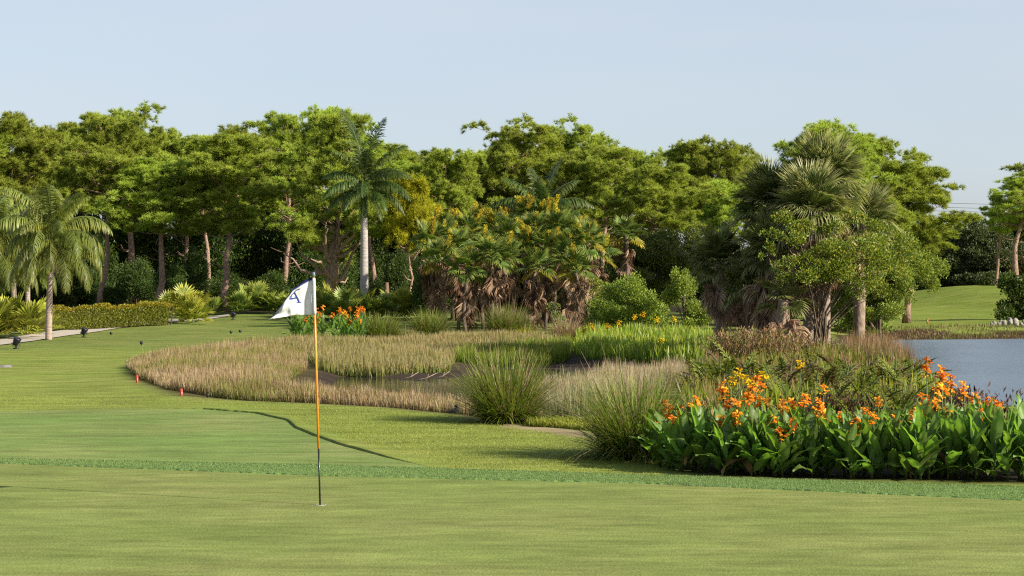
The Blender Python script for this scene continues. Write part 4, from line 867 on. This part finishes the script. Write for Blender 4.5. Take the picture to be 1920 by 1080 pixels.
CL = [canna_leaf(.46, .12, .22, 1), canna_leaf(.42, .11, .6, 2), canna_leaf(.38, .105, 1.1, 3, .1), canna_leaf(.5, .095, .1, 4, .45)]
CLD = canna_leaf(.36, .09, 1.5, 5, .5).copy(); CLD.attributes['col'].data.foreach_set('color', np.tile(np.array([.20, .13, .05, 1.0], np.float32), len(CLD.vertices)))
m = MB(); m.tube([(0, 0, -.03), (.008, .004, .5), (0, 0, 1)], [.013, .010, .006], 6, (.10, .15, .04)); STEM = m.mesh('stem', True)
def canna_flower(seed, c0=(0.82, 0.25, 0.012), c1=(0.88, 0.46, 0.03)):
    rr = np.random.default_rng(seed); m = MB()
    for b in range(4):
        bz = -.01 - .035 * b + .06; ba = b * 2.2 + rr.uniform(0, 1); bc = np.array([math.cos(ba) * .03, math.sin(ba) * .03, bz])
        for k in range(5):
            a = k * 1.256 + rr.uniform(-.3, .3); e = rr.uniform(-.1, .95); l = rr.uniform(.045, .068); w = rr.uniform(.03, .045)
            d = np.array([math.cos(a) * math.cos(e), math.sin(a) * math.cos(e), math.sin(e)]); s_ = np.cross(d, (0, 0, 1)); s_ /= np.linalg.norm(s_); nn = np.cross(s_, d)
            V = [bc, bc + d * l * .5 - s_ * w * .5 + nn * .008, bc + d * l * .55 + nn * .014, bc + d * l * .5 + s_ * w * .5 - nn * .004, bc + d * l - s_ * w * .35 - nn * .014, bc + d * l * 1.02 + nn * .004, bc + d * l + s_ * w * .35 - nn * .012]
            cc = np.array(c0) * rr.uniform(.8, 1.1) if rr.uniform() < .6 else np.array(c1)
            m.add(V, [(0, 1, 2), (0, 2, 3), (1, 4, 2), (2, 4, 5), (2, 5, 6), (2, 6, 3)], np.vstack([np.array(c1)] * 1 + [cc] * 6))
    m.tube([(0, 0, -.1), (0, 0, .0), (.005, 0, .09)], [.007, .006, .003], 5, (.18, .12, .05)); return m.mesh('flower')
FLW = [canna_flower(300 + i) for i in range(4)]
def canna(label, x, y, hl, hf, nleaf, group, s0=1.0, mats=None, flowers=1, fs=1.0):
    t = thing('canna_plant', label, 'canna', (x, y, gz(x, y)), random.uniform(0, 6.28), (1, 1, 1), group)
    hs = hf if hf else hl * .8; lean = random.uniform(-.05, .05); lean2 = random.uniform(-.05, .05)
    obj('stem', STEM, M['palm'], t, (0, 0, 0), (lean, lean2, 0), (1, 1, hs))
    for k in range(nleaf):
        u = (k + .5) / nleaf; zz = hl * (.06 + .62 * u); sc = s0 * random.uniform(.75, 1.15) * (1.05 - .2 * u); el = .8 + .6 * u + random.uniform(-.28, .25)
        obj('leaf', CL[random.choice([0, 0, 1, 1, 2, 3])] if u > .3 else CL[random.choice([1, 2])], M['canna'], t, (0, 0, zz), (random.uniform(-.5, .5), -min(el, 1.45), k * 2.5 + random.uniform(-.5, .5)), (sc,) * 3)
    if random.random() < .18: obj('dead_leaf', CLD, M['dead'], t, (0, 0, hl * random.uniform(.12, .5)), (random.uniform(-.4, .4), -random.uniform(-.5, .5), random.uniform(0, 6.28)), (random.uniform(.6, 1.0),) * 3)
    if hf:
        p = Matrix.Rotation(lean2, 3, 'Y') @ (Matrix.Rotation(lean, 3, 'X') @ Vector((0, 0, hs)))
        for j in range(flowers):
            obj('flower', random.choice(FLW), M['petal'], t, (p.x, p.y, p.z - .02 - .09 * j), (random.uniform(-.4, .4), random.uniform(-.4, .4), random.uniform(0, 6.28)), (fs * random.uniform(.85, 1.2),) * 3)
heads = [(1354, 722), (1307, 754), (1248, 757), (1253, 775), (1233, 796), (1271, 768), (1264, 789), (1364, 758), (1381, 757), (1397, 748), (1400, 731), (1425, 749), (1438, 753), (1429, 722), (1458, 755), (1469, 762), (1481, 759), (1490, 757),
 (1503, 746), (1512, 752), (1538, 728), (1533, 757), (1539, 774), (1381, 782), (1356, 788), (1411, 789), (1446, 785), (1486, 793), (1467, 812), (1587, 780), (1618, 772), (1647, 750), (1417, 709), (1676, 790), (1708, 776), (1725, 765), (1737, 744),
 (1758, 727), (1758, 757), (1777, 772), (1772, 734), (1746, 757), (1767, 699), (1786, 708), (1810, 722), (1829, 743), (1830, 779), (1857, 754), (1868, 759), (1912, 779), (1741, 680), (1545, 782), (1632, 784), (1600, 790)]
def bed_front(px): return np.interp(px, [1200, 1215, 1250, 1300, 1500, 1920, 2050], [23.4, 22.6, 21.7, 21.2, 20.75, 20.4, 20.2])
pl = []
for px, py in heads:
    f0 = bed_front(px); d = f0 + (0.02 if py > 780 else np.interp(py, [680, 720, 780], [2.4, 1.3, .3])) + random.uniform(-.1, .25)
    pl.append((px + random.uniform(-3, 3), d, Zt(py, d)))
for px in np.linspace(1222, 2010, 46):
    f0 = bed_front(px); pl.append((px + random.uniform(-7, 7), f0 + random.uniform(.0, .3), 0))
for px in np.linspace(1262, 2000, 26):
    f0 = bed_front(px); pl.append((px + random.uniform(-10, 10), f0 + random.uniform(.45, .9), 0))
pl.sort(key=lambda a: a[0]); nf_ = 0; nl_ = 0
for (px, d, hf) in pl:
    hl = (.55 + .15 * float(sstep(1650, 1850, px))) * random.uniform(.78, 1.08) * (0.8 if px < 1290 else 1)
    x = X(px, d)
    if hf:
        lab = 'orange-flowered canna in the foreground bed, %s flowering one from its left end' % nth(nf_); nf_ += 1
        canna(lab, x, d, hl * .95, max(.45, hf), 7, 'cannas of the foreground flower bed', 1.0, None, random.choice([1, 1, 1, 2]), .85)
    else:
        lab = 'leafy canna without flowers in the foreground bed, %s such plant from its left end' % nth(nl_); nl_ += 1
        canna(lab, x, d, hl, 0, 10, 'cannas of the foreground flower bed', 1.05)
far = sorted([(random.uniform(545, 684), random.uniform(63.5, 67)) for _ in range(34)])
for i, (px, d) in enumerate(far):
    x = X(px, d); canna('canna in the distant orange flower clump near the flag, %s from left' % nth(i), x, d, 1.0 * random.uniform(.8, 1.1), random.uniform(.9, 1.2) if i % 6 else 0.75, 8, 'cannas of the distant flower clump', 1.1, None, 1, 1.1)

# ------------------------------------------------------------------ mixed wetland plants behind the cannas
def fern_frond(seed, L=.8, col=(.10, .14, .025), tip=(.16, .19, .03)):
    return feather(L, 1.25, .85, 24, .12, .15, seed, col, tip, .026)
FG = [fern_frond(320, .75), fern_frond(321, .9, (.13, .16, .02), (.22, .23, .03))]; FB = [fern_frond(322, .8, (.12, .065, .035), (.17, .09, .045))]
ferns = []
for k in range(46): ferns.append((random.uniform(1300, 1750), random.uniform(23.4, 37)))
for k in range(8): ferns.append((random.uniform(1700, 1800), random.uniform(23.2, 25)))
ferns.sort()
for i, (px, d) in enumerate(ferns):
    x = X(px, d); brown = random.random() < .35
    t = thing('leather_fern', '%s fern behind the foreground cannas, %s fern from the left' % ('brown-tinged' if brown else 'green', nth(i)), 'fern', (x, d, gz(x, d)), random.uniform(0, 6.28), (1, 1, 1), 'ferns behind the foreground cannas')
    for k in range(14):
        s_ = random.uniform(.6, 1.1)
        obj('frond', FB[0] if (brown and k % 2) else FG[k % 2], M['palm'], t, (0, 0, 0), (random.uniform(-.2, .2), random.uniform(-.2, .55), k * 2.4), (s_ * .85 * (1 + (d - 23) * .03),) * 3)
gs = poly([(1290, 790), (1480, 795), (1720, 790), (1790, 760), (1720, 730), (1600, 715), (1480, 725), (1330, 735), (1290, 760)])
field('pickerelweed', 'mass of narrow yellow-green waterside leaves behind the cannas', 'waterside plants', gs, 6500, .45, .034, .35, [(.07, .10, .015), (.10, .08, .03), (.09, .13, .018)], [(.16, .19, .025), (.26, .26, .035), (.11, .15, .02), (.20, .13, .06)], M['canna'], 3, True)
gs = poly([(1290, 735), (1560, 725), (1735, 728), (1705, 696), (1560, 676), (1400, 684), (1330, 700)])
field('spit_plants', 'mixed green and russet low plants between the palms and the cannas', 'waterside plants', gs, 8000, .5, .03, .35, [(.08, .11, .018), (.12, .08, .035), (.10, .14, .02)], [(.18, .21, .03), (.26, .17, .08), (.28, .27, .05), (.13, .17, .025)], M['blade'], 3, True)
gs = poly([(1640, 638), (2000, 634), (2000, 622), (1900, 620), (1780, 622), (1640, 624)], -.2)
field('bank_grass', 'thin dry grass and litter along the far bank of the lake', 'bank grass', gs, 5000, .16, .03, .5, [(.14, .10, .05), (.10, .10, .03)], [(.30, .22, .12), (.20, .15, .08), (.17, .18, .05)], M['blade'])
# yellow flowers among them
for i, (px, py, d) in enumerate([(1385, 700, 27), (1400, 712, 26.5), (1432, 705, 26.8), (1500, 683, 30), (1190, 595, 60), (1205, 590, 62), (1232, 600, 60), (1265, 598, 61), (1140, 612, 58), (1095, 618, 57), (1350, 602, 57), (1240, 640, 57), (1160, 606, 60), (1110, 612, 60), (1375, 716, 26), (1412, 720, 26)]):
    rk = sorted([1385, 1400, 1432, 1500, 1190, 1205, 1232, 1265, 1140, 1095, 1350, 1240, 1160, 1110, 1375, 1412]).index(px)
    x = X(px, d); z0 = gz(x, d); h = max(.3, Zt(py, d) - z0)
    t = thing('yellow_iris', 'yellow flower on a thin stalk above the waterside leaves, %s from left' % nth(rk), 'flower', (x, d, z0), 0, (1, 1, 1), 'yellow flowers among the waterside leaves')
    obj('stem', STEM, M['palm'], t, (0, 0, 0), (0, 0, 0), (.8, .8, h))
    if i == 0: YF = canna_flower(330, (.80, .55, .01), (.85, .65, .02))
    obj('flower', YF, M['petal'], t, (0, 0, h - .02), (0, 0, i), (1.0 if d < 40 else 1.25,) * 3)
d = 57; x = X(1368, d); z0 = gz(x, d); t = thing('red_canna', 'single red flower beside the skirted palm trunk', 'flower', (x, d, z0)); h = Zt(601, d) - z0
obj('stem', STEM, M['palm'], t, (0, 0, 0), (0, 0, 0), (1, 1, h)); obj('flower', canna_flower(331, (.7, .03, .02), (.75, .05, .02)), M['petal'], t, (0, 0, h - .02), (0, 0, 0), (1.4,) * 3)
# brown dry bush
def dry_bush(label, px, d, h, r0, n, seed, cols, name='dry_bush', thm=.8):
    rr = np.random.default_rng(seed); x = X(px, d); t = thing(name, label, 'bush', (x, d, gz(x, d)))
    m = clump_mesh(seed, n, h, r0, .016, [(.11, .07, .04)], cols, 0, thm, .4, 4); obj('stalks', m.mesh('stalks'), M['dead'], t)
    m = MB(); k = int(n * 1.7); a = rr.uniform(0, 6.28, k); th = thm * rr.uniform(0, 1, k); l = h * rr.uniform(.35, 1.0, k); q = r0 * rr.uniform(0, 1, k)
    p = np.stack([np.cos(a) * (q + l * np.sin(th)), np.sin(a) * (q + l * np.sin(th)), l * np.cos(th)], 1)
    m.inst(SLIM[0], SLIM[1], frames(p * 0 + rr.normal(0, .5, (k, 3)) + np.array([0, 0, .9])) * rr.uniform(.05, .12, k)[:, None, None], p, np.array(cols)[rr.integers(0, len(cols), k)] * rr.uniform(.7, 1.2, (k, 1)))
    obj('foliage', m.mesh('foliage'), M['dead'], t); return t
BR = [(.20, .115, .06), (.25, .15, .075), (.16, .12, .04), (.14, .15, .03), (.22, .17, .09)]
dry_bush('large russet-brown dry bush in front of the short sabal palms', 1415, 44, .95, .75, 1500, 340, BR, thm=.95)
dry_bush('smaller russet bush at the foot of the dead palm skirts', 1475, 46, .75, .45, 700, 341, BR)
dry_bush('heap of dry grey stalks round the foot of the tallest palm', 1556, 50, .55, .4, 600, 342, [(.26, .20, .14), (.2, .15, .10)], thm=1.2)
dry_bush('dark brown dry stalks behind the middle of the canna bed', 1570, 25, .62, .5, 420, 343, [(.07, .04, .03), (.10, .06, .04), (.09, .10, .02)])
dry_bush('dark brown stalks leaning over the lake behind the cannas', 1795, 23.4, .8, .22, 120, 344, [(.10, .06, .045), (.14, .08, .05)], thm=.7)
dry_bush('thin dark stalks over the water at the right edge', 1872, 23.0, .85, .16, 70, 345, [(.09, .06, .045), (.12, .08, .05)], thm=.7)
dry_bush('tawny dry plant left of the canna bed flowers', 1330, 24.5, .55, .3, 380, 346, BR)

# ------------------------------------------------------------------ flagstick
d = D(948); bx_, by_ = W(600, 948); s1 = d / F
t = thing('golf_flagstick', 'orange and black golf flagstick with white pennant on the putting green', 'golf flag', (bx_, by_, 0.006))
def at_row(py): return ((600 - (948 - py) / 436 * 12) - 600) * s1, (948 - py) * s1
def seg(name, y0, y1, r_, col, n=14):
    a = at_row(y0); b = at_row(y1); m = MB(); m.tube([(a[0], 0, a[1]), ((a[0] + b[0]) / 2, 0, (a[1] + b[1]) / 2), (b[0], 0, b[1])], r_, n, col); return obj(name, m.mesh(name, True), M['paint'], t)
seg('lower_shaft', 952, 842.6, .0085, (.012, .012, .016)); seg('upper_shaft', 842.4, 521, .0108, (.60, .235, .02)); seg('top_cap', 521, 511, .014, (.12, .15, .17))
# flag surface from the outline of its top and bottom edges
up_ = np.array([(0, 522), (-8, 523), (-24, 533), (-38, 543), (-47, 555), (-59, 574), (-72, 588), (-83, 600.5)], float); dn_ = np.array([(2.5, 591), (-8, 592), (-22, 592), (-34, 592.5), (-44, 593.5), (-56, 595), (-69, 597), (-83, 601)], float)
nu, nv = 40, 22
def flag_pt(u, v):
    k = u * 7; a = np.array([np.interp(k, range(8), up_[:, i]) for i in range(2)]); b = np.array([np.interp(k, range(8), dn_[:, i]) for i in range(2)])
    p = b + (a - b) * v; off = at_row(556)[0]
    yy = .055 * math.sin(u * 5.2 + v * 1.6) * min(1, u * 4) + .034 * math.sin(u * 13 - v * 5.0) * u + .022 * math.sin(v * 9 + u * 8) * u + .008 * math.sin(u * 31 + v * 3) - .10 * u
    xx = p[0] * s1 + at_row(p[1])[0] * (1 - u) + off * u
    return np.array([xx, yy - .004, (948 - p[1]) * s1])
V = []; Cc = []
for i in range(nu + 1):
    for j in range(nv + 1):
        u, v = i / nu, j / nv; V.append(flag_pt(u, v)); Cc.append((.012, .014, .10) if v > .92 and u > .03 else (.66, .67, .69))
f = []
for i in range(nu):
    for j in range(nv): p = i * (nv + 1) + j; f += [(p, p + 1, p + nv + 2), (p, p + nv + 2, p + nv + 1)]
m = MB(); V = np.array(V); m.add(V, f, Cc); fl = obj('flag', m.mesh('flag', True), M['cloth'], t)
sol = fl.modifiers.new('thickness', 'SOLIDIFY'); sol.thickness = .0016
m = MB()
for v0, v1 in [(0, 1)]:
    sl_ = [at_row(py) for py in np.linspace(591, 523, 10)]; m.tube([(a, 0, b) for a, b in sl_], .0150, 14, (.70, .70, .71))
sv_ = obj('sleeve', m.mesh('sleeve', True), M['cloth'], fl)
def stroke(m, pts, w, side=-1):
    for (u0, v0, w0), (u1, v1, w1) in zip(pts[:-1], pts[1:]):
        for k in range(4):
            a, b = k / 4, (k + 1) / 4; q = []
            for s_, sg in ((a, -1), (a, 1), (b, 1), (b, -1)):
                uu = u0 + (u1 - u0) * s_; vv = v0 + (v1 - v0) * s_; ww = (w0 + (w1 - w0) * s_) * w
                du, dv = u1 - u0, v1 - v0; L = math.hypot(du, dv * .9) + 1e-9
                q.append(flag_pt(uu + sg * ww * dv / L, vv - sg * ww * du / L) + np.array([0, -.0045, 0]))
            m.add(q, [(0, 1, 2), (0, 2, 3)], (.012, .03, .16))
def uv_of(px, py):                        # find flag coordinate under a photograph point
    best = None
    for i in range(0, 81):
        for j in range(0, 81):
            p = flag_pt(i / 80, j / 80); e = (p[0] - (px - 600) * s1) ** 2 + (p[2] - (948 - py) * s1) ** 2
            if best is None or e < best[0]: best = (e, i / 80, j / 80)
    return best[1:]
m = MB()
for pts in [[(553.5, 549.5, 1.0), (549, 555, 1.3), (546.5, 562, 1.3)], [(553.5, 549, .5), (557, 558, .62), (561, 567, .7)], [(547, 561.5, 1.1), (551, 560.8, 1.1), (556, 559.8, 1.0)], [(553.5, 549.5, .7), (557, 545, .8), (564, 542.5, .6)], [(556.5, 568, .8), (565, 568, .8)]]:
    stroke(m, [(*uv_of(a, b), w) for a, b, w in pts], .021)
obj('letter_a', m.mesh('letter_a'), M['paint'], fl)
m = MB(); m.lathe([(.054, .006), (.056, .012), (.050, .012), (.050, -.1)], 24, (.34, .34, .32)); cp = obj('hole_cup', m.mesh('hole_cup', True), M['paint'], None, (bx_, by_, -.003)); tag(cp, 'white-rimmed hole cup at the foot of the flagstick', 'golf hole')

# ------------------------------------------------------------------ small things
def spot(label, px, py, d, s_=1.0):
    x = X(px, d); t = thing('garden_spotlight', label, 'spotlight', (x, d, gz(x, d)), .4, (s_,) * 3, 'black garden spotlights')
    m = MB(); m.lathe([(.0, .0), (.09, .0), (.09, .03), (.03, .04), (.02, .09), (.0, .09)], 16, (.015, .015, .018)); obj('base', m.mesh('base', True), M['black'], t)
    m = MB(); m.lathe([(.0, -.10), (.065, -.10), (.085, -.05), (.115, .09), (.12, .13), (.108, .13), (.09, .05), (0, .04)], 18, (.012, .012, .02)); obj('lamp_housing', m.mesh('lamp_housing', True), M['black'], t, (0, 0, .2), (.25, .35, 0))
    m = MB(); m.tube([(-.12, 0, .2), (-.11, 0, .1), (0, 0, .06), (.11, 0, .1), (.12, 0, .2)], .012, 6, (.012, .012, .015)); obj('bracket', m.mesh('bracket', True), M['black'], t)
spot('black spotlight on the lawn at the far left beside the path', 30, 650, 58.5); spot('black spotlight in front of the hedge', 157, 632, 70); spot('black spotlight at the lawn edge below the straight front pine', 437, 606, 90)
m = MB(); m.lathe([(.0, .0), (.02, .0), (.02, .03), (.05, .05), (.062, .085), (.05, .125), (.0, .145)], 14, (.012, .012, .014)); TMK = m.mesh('tee_marker', True)
for px, py, lab in [(208, 628, 'small black tee marker right of the hedge spotlight'), (265, 648, 'small black tee marker alone on the open tee lawn'), (433, 629, 'left of two small black tee markers near the lawn shadow'), (450, 626, 'right of two small black tee markers near the lawn shadow'), (389, 745, 'tiny black marker at the front edge of the marsh')]:
    x, d = W(px, py); d = min(d, 100); tag(obj('tee_marker', TMK, M['black'], None, (x, d, gz(x, d)), (0, 0, 0), (.9 if py < 700 else .5,) * 3), lab, 'tee marker', 'small black markers')
x, d = W(10, 684); m = MB(); m.box((-.32, -.16, -.02), (.14, .16, .04), (.15, .14, .15)); m.box((-.30, -.14, .04), (.12, .14, .05), (.17, .16, .17)); tag(obj('stone_plaque', m.mesh('stone_plaque'), M['stone'], None, (x, d, gz(x, d))), 'low grey stone tee plaque at the left edge of the lawn', 'plaque')
def stake(px, py, h, lab, w=.02, d=None):
    x, dd = W(px, py); d = d or dd; x = X(px, d); m = MB(); m.box((-w, -w, -.1), (w, w, h * .9), (.45, .06, .03))
    m.add([(-w, -w, h * .9), (w, -w, h * .9), (w, w, h * .9), (-w, w, h * .9), (0, 0, h)], [(0, 1, 4), (1, 2, 4), (2, 3, 4), (3, 0, 4)], (.45, .06, .03))
    tag(obj('hazard_stake', m.mesh('hazard_stake'), M['paint'], None, (x, d, gz(x, d))), lab, 'stake', 'red hazard stakes')
stake(257, 718, .17, 'red stake at the left tip of the marsh grass'); stake(340, 741, .13, 'shorter red stake in front of the marsh grass'); stake(1739, 607, .28, 'red stake on the far bank beyond the lake', .03, 89)
# birds
x, d = W(1033, 722, -.1); t = thing('egret', 'small white egret with raised neck in the reeds right of the big grass clump', 'bird', (x, d, gz(x, d)), -1.3, (.55, .55, .55))
k_ = np.array([(-.20, 0, .26), (-.12, 0, .30), (-.02, 0, .34), (.06, 0, .38), (.085, 0, .45), (.06, 0, .51), (.075, 0, .57), (.115, 0, .59), (.15, 0, .585), (.21, 0, .575)])
m = MB(); m.tube(k_, [.012, .05, .07, .05, .026, .02, .02, .025, .012, .002], 10, (.8, .8, .78)); obj('body', m.mesh('body', True), M['feather'], t)
m = MB(); m.tube([(0, .02, .3), (.02, .02, .15), (0, .02, 0)], .007, 5, (.03, .03, .03)); LEG = m.mesh('leg')
obj('leg', LEG, M['black'], t); obj('leg', LEG, M['black'], t, (0, -.04, 0))
x, d = W(853, 776); t = thing('black_bird', 'black bird crouched on the grass edge left of the big clump', 'bird', (x, d - .1, gz(x, d)))
k_ = np.array([(-.13, 0, .035), (-.09, 0, .045), (-.03, 0, .055), (.03, 0, .075), (.055, 0, .11), (.04, 0, .135), (.015, 0, .138), (-.012, 0, .13)])
m = MB(); m.tube(k_, [.008, .018, .032, .042, .032, .024, .018, .003], 10, (.012, .012, .016)); obj('body', m.mesh('body', True), M['feather'], t)
m = MB(); m.tube([(.02, .015, .06), (.03, .015, .03), (.02, .015, 0)], .004, 5, (.03, .03, .03)); LEG2 = m.mesh('leg')
obj('leg', LEG2, M['black'], t); obj('leg', LEG2, M['black'], t, (0, -.03, 0))
# rocks on the far bank
def rock_mesh(seed):
    bm = bmesh.new(); bmesh.ops.create_icosphere(bm, subdivisions=1, radius=1); rr = np.random.default_rng(seed)
    v = np.array([w.co[:] for w in bm.verts]) * rr.uniform(.7, 1.2, (len(bm.verts), 1)) * np.array([1, .8, .62]); bm.verts.index_update(); f = [[w.index for w in fa.verts] for fa in bm.faces]; bm.free()
    m = MB(); m.add(v, f, (.27, .25, .22)); return m.mesh('rock')
RK = [rock_mesh(400 + i) for i in range(4)]
for k in range(46):
    px = random.uniform(1856, 1960); d = random.uniform(86, 91); x = X(px, d); s_ = random.uniform(.09, .2)
    tag(obj('rock', RK[k % 4], M['stone'], None, (x, d, gz(x, d) + .02 + .20 * (px > 1875) * random.random()), (random.uniform(0, 6), random.uniform(0, 6), random.uniform(0, 6)), (s_,) * 3), 'pale grey rock in the heap on the right-hand far bank', 'rock', 'rocks heaped on the far bank')
# power lines beyond the trees
for i, py in enumerate((386, 394, 401)):
    d = 320; m = MB(); xs_ = np.linspace(40, 130, 24); zz = Zt(py, d) + 5e-4 * (xs_ - 100) ** 2 - 2.2e-4 * 60
    m.tube(np.stack([xs_, d + 0 * xs_, zz], 1), .035, 4, (.10, .11, .12)); tag(obj('power_line', m.mesh('power_line'), M['black']), '%s of three overhead wires crossing the sky at the right' % ['top', 'middle', 'lowest'][i], 'power line', 'overhead wires')
# small driftwood
for i, (px, py, L) in enumerate([(800, 708, .5), (770, 706, .4), (830, 704, .35)]):
    x, d = W(px, py, -.25); m = MB(); m.tube([(-L / 2, 0, .02), (0, .03, .08), (L / 2, 0, .2)], [.018, .014, .006], 5, (.30, .24, .18)); m.tube([(0, .03, .08), (.05, 0, .18)], [.01, .004], 4, (.3, .24, .18))
    tag(obj('driftwood', m.mesh('driftwood'), M['bark'], None, (x, d, gz(x, d))), 'bare stick poking from the marsh pool, %s from left' % nth([1, 0, 2][i]), 'driftwood', 'sticks in the marsh pool')
